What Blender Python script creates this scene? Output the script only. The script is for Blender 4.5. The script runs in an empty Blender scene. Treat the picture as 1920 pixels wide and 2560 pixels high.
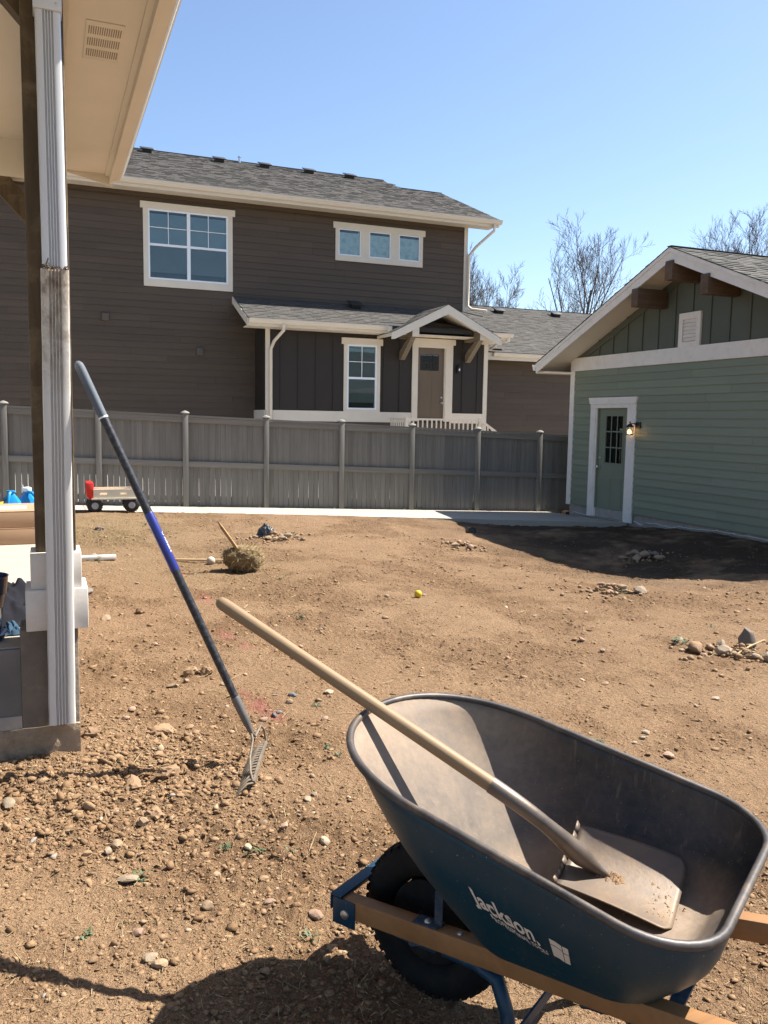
import bpy, bmesh, math, random
import numpy as np
from math import radians as R, sin, cos, pi, sqrt, tan

random.seed(7)
rng = np.random.default_rng(11)
sc = bpy.context.scene
COL = sc.collection
ZC = 1.5                     # eye height of the photographer; heights below are measured from the eye

# ------------------------------------------------------------------ camera
cam = bpy.data.cameras.new("camera")
cam.sensor_fit = 'VERTICAL'; cam.sensor_height = 36.0
cam.lens = 36.0 * 2100 / 2560
cam.clip_start = 0.05; cam.clip_end = 2000
co = bpy.data.objects.new("camera", cam); COL.objects.link(co)
TH, PI_, RO = R(21.9), R(6.25), 0.0155
import mathutils
from mathutils import Vector, Matrix, noise as mnoise
fh = Vector((sin(TH), cos(TH), 0)); UP = Vector((0, 0, 1))
fw = cos(PI_) * fh - sin(PI_) * UP
r0 = Vector((cos(TH), -sin(TH), 0)); u0 = r0.cross(fw)
rv = cos(RO) * r0 + sin(RO) * u0; uv = cos(RO) * u0 - sin(RO) * r0
m = Matrix((rv, uv, -fw)).transposed().to_4x4(); m.translation = (0, 0, ZC)
co.matrix_world = m
sc.camera = co

# ------------------------------------------------------------------ sky, sun, exposure
SUN_EL, SUN_AZ = R(53.5), R(1)             # azimuth counted from +X towards +Y
w = bpy.data.worlds.new("World"); sc.world = w; w.use_nodes = True
nt = w.node_tree
for n in list(nt.nodes): nt.nodes.remove(n)
sky = nt.nodes.new('ShaderNodeTexSky'); sky.sky_type = 'NISHITA'; sky.sun_disc = False
sky.sun_elevation = SUN_EL; sky.sun_rotation = R(90) - SUN_AZ
sky.altitude = 1500; sky.air_density = 1.1; sky.dust_density = 2.4; sky.ozone_density = 2.2
bg = nt.nodes.new('ShaderNodeBackground'); bg.inputs[1].default_value = 0.080
wo = nt.nodes.new('ShaderNodeOutputWorld')
nt.links.new(sky.outputs[0], bg.inputs[0]); nt.links.new(bg.outputs[0], wo.inputs[0])
sl = bpy.data.lights.new("sun", 'SUN'); sl.energy = 5.0; sl.angle = R(0.53); sl.color = (1.0, 0.955, 0.88)
so = bpy.data.objects.new("sun", sl); COL.objects.link(so)
sdir = Vector((cos(SUN_EL) * cos(SUN_AZ), cos(SUN_EL) * sin(SUN_AZ), sin(SUN_EL)))
so.rotation_euler = sdir.to_track_quat('Z', 'Y').to_euler(); so.location = (12, 0, 18)
sc.view_settings.view_transform = 'Standard'; sc.view_settings.look = 'None'
sc.view_settings.exposure = 1.45; sc.view_settings.gamma = 1; sc.view_settings.use_curve_mapping = False
sc.cycles.max_bounces = 8; sc.cycles.diffuse_bounces = 4; sc.cycles.glossy_bounces = 3
sc.cycles.transparent_max_bounces = 8
sc.cycles.use_denoising = True

# ------------------------------------------------------------------ materials
class NT:
    def __init__(s, name):
        s.m = bpy.data.materials.new(name); s.m.use_nodes = True
        s.t = s.m.node_tree; s.b = s.t.nodes['Principled BSDF']; s.o = s.t.nodes['Material Output']
    def n(s, ty, **kw):
        x = s.t.nodes.new(ty)
        for k, v in kw.items():
            if k.startswith('i_'):
                k2 = k[2:]; k2 = int(k2) if k2.isdigit() else k2.replace('_', ' ')
                x.inputs[k2].default_value = v
            else: setattr(x, k, v)
        return x
    def l(s, a, b): s.t.links.new(a, b)
    def ramp(s, fac, stops, interp='LINEAR'):
        r = s.n('ShaderNodeValToRGB'); r.color_ramp.interpolation = interp
        e = r.color_ramp.elements
        while len(e) < len(stops): e.new(0.5)
        for q, (p, c) in zip(e, stops):
            q.position = p; q.color = (*c, 1) if len(c) == 3 else c
        s.l(fac, r.inputs[0]); return r.outputs[0]
    def mix(s, fac, a, b, mode='MIX'):
        x = s.n('ShaderNodeMix', data_type='RGBA', blend_type=mode)
        for v, i in ((fac, 0), (a, 6), (b, 7)):
            if isinstance(v, (int, float)): x.inputs[i].default_value = v
            elif isinstance(v, tuple): x.inputs[i].default_value = (*v, 1) if len(v) == 3 else v
            else: s.l(v, x.inputs[i])
        return x.outputs[2]
    def math(s, op, a, b=0.0, clamp=False):
        x = s.n('ShaderNodeMath', operation=op); x.use_clamp = clamp
        for v, i in ((a, 0), (b, 1)):
            if isinstance(v, (int, float)): x.inputs[i].default_value = v
            else: s.l(v, x.inputs[i])
        return x.outputs[0]
    def coord(s, stretch=(1, 1, 1), per_object=True, what='Object'):
        tc = s.n('ShaderNodeTexCoord'); mp = s.n('ShaderNodeMapping'); mp.inputs['Scale'].default_value = stretch
        s.l(tc.outputs[what], mp.inputs[0])
        if per_object:
            oi = s.n('ShaderNodeObjectInfo')
            cx = s.n('ShaderNodeCombineXYZ')
            v = s.math('MULTIPLY', oi.outputs['Random'], 57.0)
            for i in range(3): s.l(v, cx.inputs[i])
            s.l(cx.outputs[0], mp.inputs['Location'])
        return mp.outputs[0]
    def noise(s, vec, scale, detail=4, rough=.6, dist=0):
        x = s.n('ShaderNodeTexNoise'); x.inputs['Scale'].default_value = scale; x.inputs['Detail'].default_value = detail
        x.inputs['Roughness'].default_value = rough; x.inputs['Distortion'].default_value = dist
        s.l(vec, x.inputs['Vector']); return x.outputs[0]
    def bump(s, h, strength=.3, dist=.01, prev=None):
        x = s.n('ShaderNodeBump'); x.inputs['Strength'].default_value = strength; x.inputs['Distance'].default_value = dist
        s.l(h, x.inputs['Height'])
        if prev is not None: s.l(prev, x.inputs['Normal'])
        return x.outputs[0]

def mul(c, k): return tuple(min(1, x * k) for x in c)

def M(name, col, rough=.6, var=.12, ns=3.0, stretch=(1, 1, 1), bump=.15, bs=60, bd=.004, metal=0, rand=0, dirt=None, dirt_amt=.5, dirt_ns=6, spec=.4, coat=0):
    t = NT(name); v = t.coord(stretch)
    a = t.noise(v, ns, 5, .6)
    c = t.mix(t.ramp(a, [(.3, (0, 0, 0)), (.7, (1, 1, 1))]), mul(col, 1 - var), mul(col, 1 + var))
    if rand:
        oi = t.n('ShaderNodeObjectInfo')
        f = t.math('ADD', t.math('MULTIPLY', oi.outputs['Random'], rand * 2), 1 - rand)
        hs = t.n('ShaderNodeHueSaturation'); t.l(c, hs.inputs['Color']); t.l(f, hs.inputs['Value']); c = hs.outputs[0]
    if dirt:
        d = t.noise(v, dirt_ns, 6, .7, .3)
        k = t.math('MULTIPLY', t.ramp(d, [(.48, (0, 0, 0)), (.68, (1, 1, 1))]), dirt_amt)
        c = t.mix(k, c, dirt)
    t.l(c, t.b.inputs['Base Color'])
    t.b.inputs['Roughness'].default_value = rough; t.b.inputs['Metallic'].default_value = metal
    t.b.inputs['Specular IOR Level'].default_value = spec
    t.b.inputs['Coat Weight'].default_value = coat
    if bump:
        h = t.noise(v, bs, 4, .6); t.l(t.bump(h, bump, bd), t.b.inputs['Normal'])
    return t.m

def wood(name, col, dark, axis='Z', rough=.55, ns=14, rand=.1, wear=None):
    t = NT(name)
    st = {'X': (.06, 1, 1), 'Y': (1, .06, 1), 'Z': (1, 1, .06)}[axis]
    v = t.coord(st)
    g = t.noise(v, ns, 6, .65, 1.2)
    f = t.noise(v, ns * 7, 3, .6)
    c = t.mix(t.ramp(g, [(.3, (0, 0, 0)), (.62, (1, 1, 1))]), dark, col)
    c = t.mix(t.math('MULTIPLY', f, .35), c, mul(dark, .8))
    oi = t.n('ShaderNodeObjectInfo')
    hs = t.n('ShaderNodeHueSaturation'); t.l(c, hs.inputs['Color'])
    t.l(t.math('ADD', t.math('MULTIPLY', oi.outputs['Random'], rand * 2), 1 - rand), hs.inputs['Value']); c = hs.outputs[0]
    if wear:
        v2 = t.coord((1, 1, 1)); d = t.noise(v2, 5, 6, .7, .4)
        c = t.mix(t.math('MULTIPLY', t.ramp(d, [(.5, (0, 0, 0)), (.66, (1, 1, 1))]), .6), c, wear)
    t.l(c, t.b.inputs['Base Color']); t.b.inputs['Roughness'].default_value = rough
    t.b.inputs['Specular IOR Level'].default_value = .35
    t.l(t.bump(t.math('ADD', g, f), .25, .002), t.b.inputs['Normal'])
    return t.m

def shingle_mat(name, base):
    t = NT(name); v = t.coord((1, 1, 1), False)
    at = t.n('ShaderNodeAttribute'); at.attribute_name = 'tint'
    c = t.ramp(at.outputs['Fac'], [(0, mul(base, .72)), (.35, mul(base, .93)), (.7, mul(base, 1.12)), (1, mul((base[0] * 1.08, base[1], base[2] * .92), 1.35))])
    g = t.noise(v, 260, 2, .7); c = t.mix(t.math('MULTIPLY', g, .5), c, mul(base, .55))
    b = t.noise(v, .6, 3, .6); c = t.mix(t.math('MULTIPLY', b, .35), c, mul(base, 1.15))
    t.l(c, t.b.inputs['Base Color']); t.b.inputs['Roughness'].default_value = .92; t.b.inputs['Specular IOR Level'].default_value = .2
    t.l(t.bump(g, .4, .004), t.b.inputs['Normal']); return t.m

def glass_mat(name, tint=(.82, .88, .88), refl=.05):
    t = NT(name)
    tr = t.n('ShaderNodeBsdfTransparent'); tr.inputs[0].default_value = (*tint, 1)
    gl = t.n('ShaderNodeBsdfGlossy'); gl.inputs[0].default_value = (.9, .95, 1, 1); gl.inputs['Roughness'].default_value = .02
    fr = t.n('ShaderNodeFresnel'); fr.inputs[0].default_value = 1.5
    k = t.math('ADD', t.math('MULTIPLY', fr.outputs[0], 1.0), refl - .04, True)
    v = t.coord((1, 1, 1)); h = t.noise(v, 1.3, 1, .5); t.l(t.bump(h, .05, .02), gl.inputs['Normal'])
    ms = t.n('ShaderNodeMixShader'); t.l(k, ms.inputs[0]); t.l(tr.outputs[0], ms.inputs[1]); t.l(gl.outputs[0], ms.inputs[2])
    t.l(ms.outputs[0], t.o.inputs[0]); return t.m

def dirt_mat():
    t = NT('bare_dirt'); v = t.coord((1, 1, 1), False)
    big = t.noise(v, .55, 5, .6, .4); mid = t.noise(v, 4.5, 5, .65, .2); fine = t.noise(v, 38, 4, .7); grit = t.noise(v, 170, 3, .7)
    c = t.ramp(big, [(.25, (0.200, 0.119, 0.062)), (.5, (0.264, 0.162, 0.090)), (.75, (0.321, 0.209, 0.122))])
    c = t.mix(t.math('MULTIPLY', t.ramp(mid, [(.42, (0, 0, 0)), (.7, (1, 1, 1))]), .6), c, (0.161, 0.094, 0.050))
    c = t.mix(t.math('MULTIPLY', t.ramp(fine, [(.5, (0, 0, 0)), (.75, (1, 1, 1))]), .55), c, (0.392, 0.273, 0.169))
    c = t.mix(t.math('MULTIPLY', t.ramp(grit, [(.3, (1, 1, 1)), (.5, (0, 0, 0))]), .45), c, (0.116, 0.068, 0.036))
    c = t.mix(t.math('MULTIPLY', t.ramp(grit, [(.62, (0, 0, 0)), (.74, (1, 1, 1))]), .5), c, (0.483, 0.359, 0.234))
    lo = t.n('ShaderNodeAttribute'); lo.attribute_name = 'loose'
    c = t.mix(t.ramp(lo.outputs['Fac'], [(.15, (0.380, 0.380, 0.380)), (.55, (0, 0, 0))]), c, (0.338, 0.220, 0.129))
    c = t.mix(t.ramp(lo.outputs['Fac'], [(.45, (0, 0, 0)), (1, (0.380, 0.380, 0.380))]), c, (0.165, 0.097, 0.052))
    gr = t.n('ShaderNodeAttribute'); gr.attribute_name = 'grassy'
    gn = t.noise(v, 26, 5, .75); gk = t.math('MULTIPLY', gr.outputs['Fac'], t.ramp(gn, [(.42, (0, 0, 0)), (.62, (1, 1, 1))]))
    c = t.mix(gk, c, (0.206, 0.171, 0.080))
    mo = t.n('ShaderNodeAttribute'); mo.attribute_name = 'garage_shade'
    c = t.mix(mo.outputs['Fac'], c, (0.047, 0.032, 0.022))  # garage shade painted into the soil colour
    pk = t.n('ShaderNodeAttribute'); pk.attribute_name = 'paint'
    pn = t.noise(v, 60, 5, .8); kk = t.math('MULTIPLY', pk.outputs['Fac'], t.ramp(pn, [(.46, (0, 0, 0)), (.62, (1, 1, 1))]))
    c = t.mix(kk, c, (.50, .055, .13))
    t.l(c, t.b.inputs['Base Color']); t.b.inputs['Roughness'].default_value = .96; t.b.inputs['Specular IOR Level'].default_value = .12
    b0 = t.bump(mid, .6, .06); b1 = t.bump(fine, 1.0, .055, b0); b2 = t.bump(grit, .8, .008, b1); t.l(b2, t.b.inputs['Normal'])
    return t.m

def clod_mat(name='dirt_clod', flip=False):
    t = NT(name); v = t.coord((1, 1, 1), False)
    at = t.n('ShaderNodeAttribute'); at.attribute_name = 'tint'
    c = t.ramp(at.outputs['Fac'], [(0, (0.177, 0.107, 0.056)), (.45, (0.252, 0.159, 0.088)), (.72, (0.324, 0.218, 0.129)), (.86, (0.419, 0.319, 0.213)), (.95, (0.324, 0.264, 0.209)), (1, (0.267, 0.245, 0.222))])
    g = t.noise(v, 120, 4, .7); c = t.mix(t.math('MULTIPLY', t.ramp(g, [(.35, (1, 1, 1)), (.6, (0, 0, 0))]), .4), c, (0.124, 0.075, 0.040))
    mo = t.n('ShaderNodeAttribute'); mo.attribute_name = 'garage_shade'; c = t.mix(mo.outputs['Fac'], c, (.05, .034, .023))  # clods darkened by the same painted garage shade
    t.l(c, t.b.inputs['Base Color']); t.b.inputs['Roughness'].default_value = .95; t.b.inputs['Specular IOR Level'].default_value = .12
    t.l(t.bump(g, .6, .006), t.b.inputs['Normal']); return t.m

def stone_mat(name, col, var=.2):
    t = NT(name); v = t.coord((1, 1, 1))
    a = t.noise(v, 14, 6, .7, .3); b = t.noise(v, 90, 4, .7)
    c = t.mix(t.ramp(a, [(.3, (0, 0, 0)), (.7, (1, 1, 1))]), mul(col, 1 - var), mul(col, 1 + var))
    c = t.mix(t.math('MULTIPLY', t.ramp(b, [(.55, (0, 0, 0)), (.75, (1, 1, 1))]), .4), c, (0.198, 0.133, 0.080))
    oi = t.n('ShaderNodeObjectInfo'); hs = t.n('ShaderNodeHueSaturation'); t.l(c, hs.inputs['Color'])
    t.l(t.math('ADD', t.math('MULTIPLY', oi.outputs['Random'], .4), .8), hs.inputs['Value'])
    t.l(hs.outputs[0], t.b.inputs['Base Color']); t.b.inputs['Roughness'].default_value = .85; t.b.inputs['Specular IOR Level'].default_value = .25
    t.l(t.bump(t.math('ADD', a, b), .5, .006), t.b.inputs['Normal']); return t.m

BROWN = (.078, .052, .033); DKBROWN = (.025, .0175, .0125); CREAM = (.66, .575, .47); GREEN = (.195, .215, .150); DKGREEN = (.080, .088, .065)
m_brown = M('brown_lap_paint', BROWN, .6, .10, 1.5, (.3, 1, 3), .12, 90, .002, rand=.10)
m_dkbrown = M('dark_brown_board_paint', DKBROWN, .6, .08, 2, bump=.1, rand=.05)
m_cream = M('cream_trim_paint', CREAM, .5, .04, 3, bump=.06, rand=.02)
m_block = M('off_white_block_paint', (.56, .52, .47), .5, .05, 5, bump=.1, dirt=(.40, .33, .26), dirt_amt=.35)
m_white = M('white_trim_paint', (.72, .665, .59), .45, .04, 4, bump=.06, dirt=(.45, .38, .30), dirt_amt=.25)
m_vinyl = M('white_vinyl', (.78, .80, .83), .35, .02, 3, bump=0)
m_green = M('green_lap_paint', GREEN, .6, .06, 1.5, (.3, .3, 3), .12, 90, .002, rand=.07, dirt=(.16, .15, .105), dirt_amt=.25, dirt_ns=1.5)
m_dkgreen = M('dark_green_board_paint', DKGREEN, .6, .07, 2, bump=.1, rand=.04)
m_gdoor = M('green_door_paint', (.175, .195, .138), .45, .05, 2, bump=.05)
m_bdoor = M('brown_door_paint', (.135, .095, .062), .45, .08, 5, (1, 1, .2), .1)
m_beam = wood('brown_stained_timber', (.135, .085, .05), (.075, .047, .028), 'X', .7, 9)
m_post = wood('weathered_brown_post', (.115, .078, .042), (.052, .035, .02), 'Z', .75, 16, 0, (.20, .15, .09))
m_bracket = wood('tan_painted_bracket', (.20, .155, .105), (.15, .115, .078), 'Y', .65, 8)
m_fence = wood('grey_stained_fence_wood', (.205, .193, .168), (.142, .132, .115), 'Z', .8, 10, .11)
m_fencerail = wood('grey_stained_fence_rail', (.225, .21, .183), (.16, .15, .13), 'X', .8, 10, .08)
m_shingle = shingle_mat('grey_asphalt_shingle', (0.080, 0.074, 0.067))
m_shingle_g = shingle_mat('weathered_asphalt_shingle', (0.095, 0.090, 0.080))
m_ridge = M('asphalt_ridge_cap', (0.065, 0.059, 0.053), .92, .25, 12, bump=.4, bs=200)
m_underlay = M('roof_deck', (.03, .03, .03), .9, .1)
m_black = M('black_metal', (.015, .015, .016), .45, .1)
m_vent = M('black_roof_vent', (.022, .022, .023), .5, .1)
m_glass = glass_mat('window_glass')
m_glass_dk = glass_mat('door_glass', (.25, .27, .28), .08)
m_blind = M('white_roller_blind', (.40, .46, .47), .8, .05, 2, bump=.03)
m_room = M('dark_room', (.03, .035, .04), .9, .1)
m_white_blind = M('patterned_white_curtain', (.90, .92, .88), .8, .10, 9, bump=.1, dirt=(.45, .52, .49), dirt_amt=.8, dirt_ns=6)
m_screen = M('insect_screen_blind', (.20, .215, .205), .8, .08, 2, bump=.05)
m_steel = M('brushed_nickel', (.6, .58, .55), .28, .05, metal=1, bump=0)
m_concrete = M('pale_concrete', (0.350, 0.312, 0.255), .85, .07, 1.2, bump=.2, bs=50, dirt=(0.304, 0.251, 0.190), dirt_amt=.3, dirt_ns=2)
m_found = M('grey_foundation_concrete', (.27, .245, .215), .9, .15, 2.5, bump=.3, bs=30, bd=.01, dirt=(.42, .36, .29), dirt_amt=.5)
m_pier = M('brown_stained_concrete', (.15, .12, .092), .9, .25, 5, bump=.6, bs=55, bd=.008, dirt=(.27, .215, .155), dirt_amt=.7, dirt_ns=4)
m_soffit = M('cream_soffit_paint', (.72, .67, .575), .55, .03, 2, bump=.04)
m_plumb = M('cream_gutter_metal', (.66, .57, .465), .4, .03, bump=0)
m_dirt = dirt_mat(); m_clod = clod_mat()
m_st_tan = stone_mat('tan_stone', (0.251, 0.175, 0.110)); m_st_pale = stone_mat('pale_stone', (.30, .232, .16)); m_st_blue = stone_mat('blue_grey_stone', (.13, .135, .142))
m_st_dark = stone_mat('dark_grey_stone', (.16, .13, .105)); m_st_pink = stone_mat('pinkish_stone', (0.274, 0.179, 0.125)); m_lump = stone_mat('brown_dirt_lump', (0.228, 0.144, 0.082))
m_straw = M('dry_straw', (0.327, 0.243, 0.129), .8, .3, 20, bump=0)
m_weed = M('green_weed_leaf', (.070, .095, .042), .6, .3, 30, bump=0)

# ------------------------------------------------------------------ mesh helpers (coordinates: X right along the houses, Y away, Z from eye level)
class MB:
    def __init__(s): s.v = []; s.f = []; s.mi = []
    def add(s, vs, fs, mi=0):
        o = len(s.v); s.v += [tuple(map(float, p)) for p in vs]; s.f += [tuple(i + o for i in f) for f in fs]; s.mi += [mi] * len(fs); return s
    def box(s, x0, x1, y0, y1, z0, z1, mi=0):
        return s.add([(x0, y0, z0), (x1, y0, z0), (x1, y1, z0), (x0, y1, z0), (x0, y0, z1), (x1, y0, z1), (x1, y1, z1), (x0, y1, z1)],
                     [(3, 2, 1, 0), (4, 5, 6, 7), (0, 1, 5, 4), (1, 2, 6, 5), (2, 3, 7, 6), (3, 0, 4, 7)], mi)
    def obox(s, c, ax, ay, az, mi=0):      # centre and half-axis vectors
        c, ax, ay, az = map(Vector, (c, ax, ay, az)); vs = []
        for k in (-1, 1):
            for i, j in ((-1, -1), (1, -1), (1, 1), (-1, 1)): vs.append(c + i * ax + j * ay + k * az)
        return s.add(vs, [(3, 2, 1, 0), (4, 5, 6, 7), (0, 1, 5, 4), (1, 2, 6, 5), (2, 3, 7, 6), (3, 0, 4, 7)], mi)
    def beam(s, a, b, wdt, hgt, up=(0, 0, 1), mi=0):
        a, b = Vector(a), Vector(b); d = b - a; l = d.length; d.normalize()
        sd = d.cross(Vector(up)); sd.normalize(); u = sd.cross(d)
        return s.obox((a + b) / 2, d * l / 2, sd * wdt / 2, u * hgt / 2, mi)
    def prism(s, poly, off, mi=0):         # planar polygon pushed along off
        off = Vector(off); p = [Vector(q) for q in poly]; n = len(p)
        vs = p + [q + off for q in p]
        fs = [tuple(range(n))[::-1], tuple(range(n, 2 * n))] + [(i, (i + 1) % n, (i + 1) % n + n, i + n) for i in range(n)]
        return s.add(vs, fs, mi)
    def quad(s, *p, mi=0): return s.add(p, [tuple(range(len(p)))], mi)
    def tube(s, path, rad, n=8, cap=True, mi=0, flat=1.0):
        path = [Vector(p) for p in path]; k = len(path)
        if not isinstance(rad, (list, tuple)): rad = [rad] * k
        vs = []; prev = None
        for i, p in enumerate(path):
            d = (path[min(i + 1, k - 1)] - path[max(i - 1, 0)]).normalized()
            if prev is None:
                a = d.cross(Vector((0, 0, 1)));
                if a.length < 1e-3: a = d.cross(Vector((1, 0, 0)))
            else: a = prev - d * prev.dot(d)
            a.normalize(); prev = a; b = d.cross(a)
            for j in range(n):
                q = 2 * pi * j / n; vs.append(p + rad[i] * (cos(q) * a + flat * sin(q) * b))
        fs = [(i * n + j, i * n + (j + 1) % n, (i + 1) * n + (j + 1) % n, (i + 1) * n + j) for i in range(k - 1) for j in range(n)]
        if cap: fs += [tuple(range(n))[::-1], tuple((k - 1) * n + j for j in range(n))]
        return s.add(vs, fs, mi)
    def loop_tube(s, path, rad, n=8, mi=0):
        path = [Vector(p) for p in path]; k = len(path); vs = []
        for i, p in enumerate(path):
            d = (path[(i + 1) % k] - path[i - 1]).normalized(); a = d.cross(Vector((0, 0, 1))).normalized(); b = d.cross(a)
            for j in range(n): q = 2 * pi * j / n; vs.append(p + rad * (cos(q) * a + sin(q) * b))
        fs = [(i * n + j, i * n + (j + 1) % n, ((i + 1) % k) * n + (j + 1) % n, ((i + 1) % k) * n + j) for i in range(k) for j in range(n)]
        return s.add(vs, fs, mi)
    def lathe(s, base, prof, axis=(0, 0, 1), n=20, mi=0, squash=(1, 1)):     # prof: (radius, height)
        base, ax = Vector(base), Vector(axis).normalized()
        a = ax.cross(Vector((0, 0, 1)));
        if a.length < 1e-3: a = Vector((1, 0, 0))
        a.normalize(); b = ax.cross(a); vs = []
        for r_, h in prof:
            for j in range(n): q = 2 * pi * j / n; vs.append(base + ax * h + r_ * (squash[0] * cos(q) * a + squash[1] * sin(q) * b))
        k = len(prof)
        fs = [(i * n + j, i * n + (j + 1) % n, (i + 1) * n + (j + 1) % n, (i + 1) * n + j) for i in range(k - 1) for j in range(n)]
        fs += [tuple(range(n))[::-1], tuple((k - 1) * n + j for j in range(n))]
        return s.add(vs, fs, mi)
    def build(s, name, mats, parent=None, smooth=None, bevel=0, jitter=0):
        org = Vector((0, 0, 0)); p = parent
        while p is not None: org += Vector(p.get('_o', (0, 0, 0))); p = p.parent
        off = org if parent is not None else Vector((0, 0, -ZC))
        me = bpy.data.meshes.new(name)
        me.from_pydata([tuple(Vector(q) - off) for q in s.v], [], s.f)
        mats = mats if isinstance(mats, (list, tuple)) else [mats]
        for q in mats: me.materials.append(q)
        if len(mats) > 1: me.polygons.foreach_set('material_index', s.mi)
        bm = bmesh.new(); bm.from_mesh(me); bmesh.ops.recalc_face_normals(bm, faces=bm.faces)
        if bevel: bmesh.ops.bevel(bm, geom=bm.edges[:], offset=bevel, segments=2, affect='EDGES', profile=.5)
        bm.to_mesh(me); bm.free()
        if smooth or bevel:
            me.polygons.foreach_set('use_smooth', [True] * len(me.polygons)); me.set_sharp_from_angle(angle=R(smooth or 40))
        o = bpy.data.objects.new(name, me); COL.objects.link(o)
        if parent is not None: o.parent = parent
        return o

def tag(o, label=None, cat=None, group=None, kind=None):
    if label: o['label'] = label
    if cat: o['category'] = cat
    if group: o['group'] = group
    if kind: o['kind'] = kind
    return o
def thing(name, loc, label, cat, group=None, rotz=0):
    o = bpy.data.objects.new(name, None); COL.objects.link(o); o.empty_display_size = .1
    o.location = (loc[0], loc[1], loc[2] + ZC); o['_o'] = tuple(float(q) for q in loc)
    return tag(o, label, cat, group)
def recentre(o):                      # a one-mesh thing: put its origin at the base of the mesh
    me = o.data; n = len(me.vertices); a = np.empty(n * 3, np.float32); me.vertices.foreach_get('co', a); a = a.reshape(-1, 3)
    c = np.array([(a[:, 0].min() + a[:, 0].max()) / 2, (a[:, 1].min() + a[:, 1].max()) / 2, a[:, 2].min()])
    me.vertices.foreach_set('co', (a - c).astype(np.float32).ravel()); o.location = Vector(o.location) + Vector(c.tolist()); return o
def solo(mb, name, mat, label, cat, group=None, smooth=None, bevel=0):
    return tag(recentre(mb.build(name, mat, None, smooth, bevel)), label, cat, group)
def struct(mb, name, mat, smooth=None): return tag(mb.build(name, mat, None, smooth), kind='structure')
def copy_thing(o, loc, rotz=0, scale=1, parent=None):
    c = o.copy(); COL.objects.link(c)
    if parent is None:
        c.location = (loc[0], loc[1], loc[2] + ZC); c.rotation_euler = (0, 0, rotz); c.scale = (scale,) * 3
    else: c.parent = parent
    for ch in list(o.children): copy_thing(ch, None, parent=c)
    return c

def np_mesh(name, verts, tris, mat, attrs=None, smooth=False):
    me = bpy.data.meshes.new(name); nv, nf = len(verts), len(tris); k = tris.shape[1]
    me.vertices.add(nv); me.vertices.foreach_set('co', np.ascontiguousarray(verts, np.float32).ravel())
    me.loops.add(nf * k); me.loops.foreach_set('vertex_index', np.ascontiguousarray(tris, np.int32).ravel())
    me.polygons.add(nf); me.polygons.foreach_set('loop_start', np.arange(0, nf * k, k, dtype=np.int32))
    if smooth: me.polygons.foreach_set('use_smooth', np.ones(nf, bool))
    for an, av in (attrs or {}).items():
        a = me.attributes.new(an, 'FLOAT', 'POINT'); a.data.foreach_set('value', np.ascontiguousarray(av, np.float32))
    me.update(calc_edges=True); me.materials.append(mat)
    o = bpy.data.objects.new(name, me); COL.objects.link(o); return o

# ------------------------------------------------------------------ the lie of the land
def perlin(x, y, seed):
    g = np.random.default_rng(seed); P = g.permutation(256); ang = g.uniform(0, 2 * np.pi, 256); gx, gy = np.cos(ang), np.sin(ang)
    xi = np.floor(x).astype(int); yi = np.floor(y).astype(int); xf = x - xi; yf = y - yi
    u = xf ** 3 * (xf * (xf * 6 - 15) + 10); v = yf ** 3 * (yf * (yf * 6 - 15) + 10)
    def gr(i, j, dx, dy):
        h = P[(P[i & 255] + j) & 255]; return gx[h] * dx + gy[h] * dy
    a = gr(xi, yi, xf, yf); b = gr(xi + 1, yi, xf - 1, yf); c = gr(xi, yi + 1, xf, yf - 1); d = gr(xi + 1, yi + 1, xf - 1, yf - 1)
    return (a + u * (b - a)) * (1 - v) + (c + u * (d - c)) * v
def base_z(X, Y):
    return (-1.44 - .022 * X - .005 * (Y - 3.8) - .29 * np.exp(-((X - 6.8) / 2) ** 2 - ((Y - 9) / 2.1) ** 2)
            - .2 * np.exp(-((X - 9) / 3) ** 2 - ((Y - 13) / 1.5) ** 2) - .045 * np.exp(-((X - .95) / .6) ** 2 - ((Y - 1.7) / .6) ** 2))
def walk_z(X, Y): return -1.517 - .038 * X + .03 * (15.3 - Y)
def walk_edge(X): return 14.02 - .138 * (X - .5) - .012 * np.maximum(X - 5, 0) ** 2 * .5
def rocky(X, Y):
    a = np.exp(-((X - .18) / .58) ** 2 - ((Y - 3.35) / .55) ** 2) + .5 * np.exp(-((X - .25) / .35) ** 2 - ((Y - 5.0) / 1.3) ** 2)
    return np.clip(a, 0, 1)
def loose(X, Y):            # where the soil has been turned over and lies crumbly, against trodden dusty ground
    q = perlin(X * .75, Y * .75, 9) * 1.5 + perlin(X * 2.1, Y * 2.1, 19) * 1.0 + perlin(X * 5.5, Y * 5.5, 29) * .6
    return np.clip(q * .9 + .42, 0, 1)
def garage_shade_at(X, Y): return np.clip(1.1 * np.exp(-(np.clip(8.6 - X, 0, 9) / 2.6) ** 2 - (np.clip(8.0 - Y, 0, 9) / 1.6) ** 2) * np.clip(perlin(X * 1.1, Y * 1.1, 30) * 1.3 + perlin(X * 4.1, Y * 4.1, 31) * .8 + perlin(X * 11, Y * 11, 32) * .5 + .75, 0, 1), 0, .8)  # mask of the painted garage shade, broken up by noise
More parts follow.
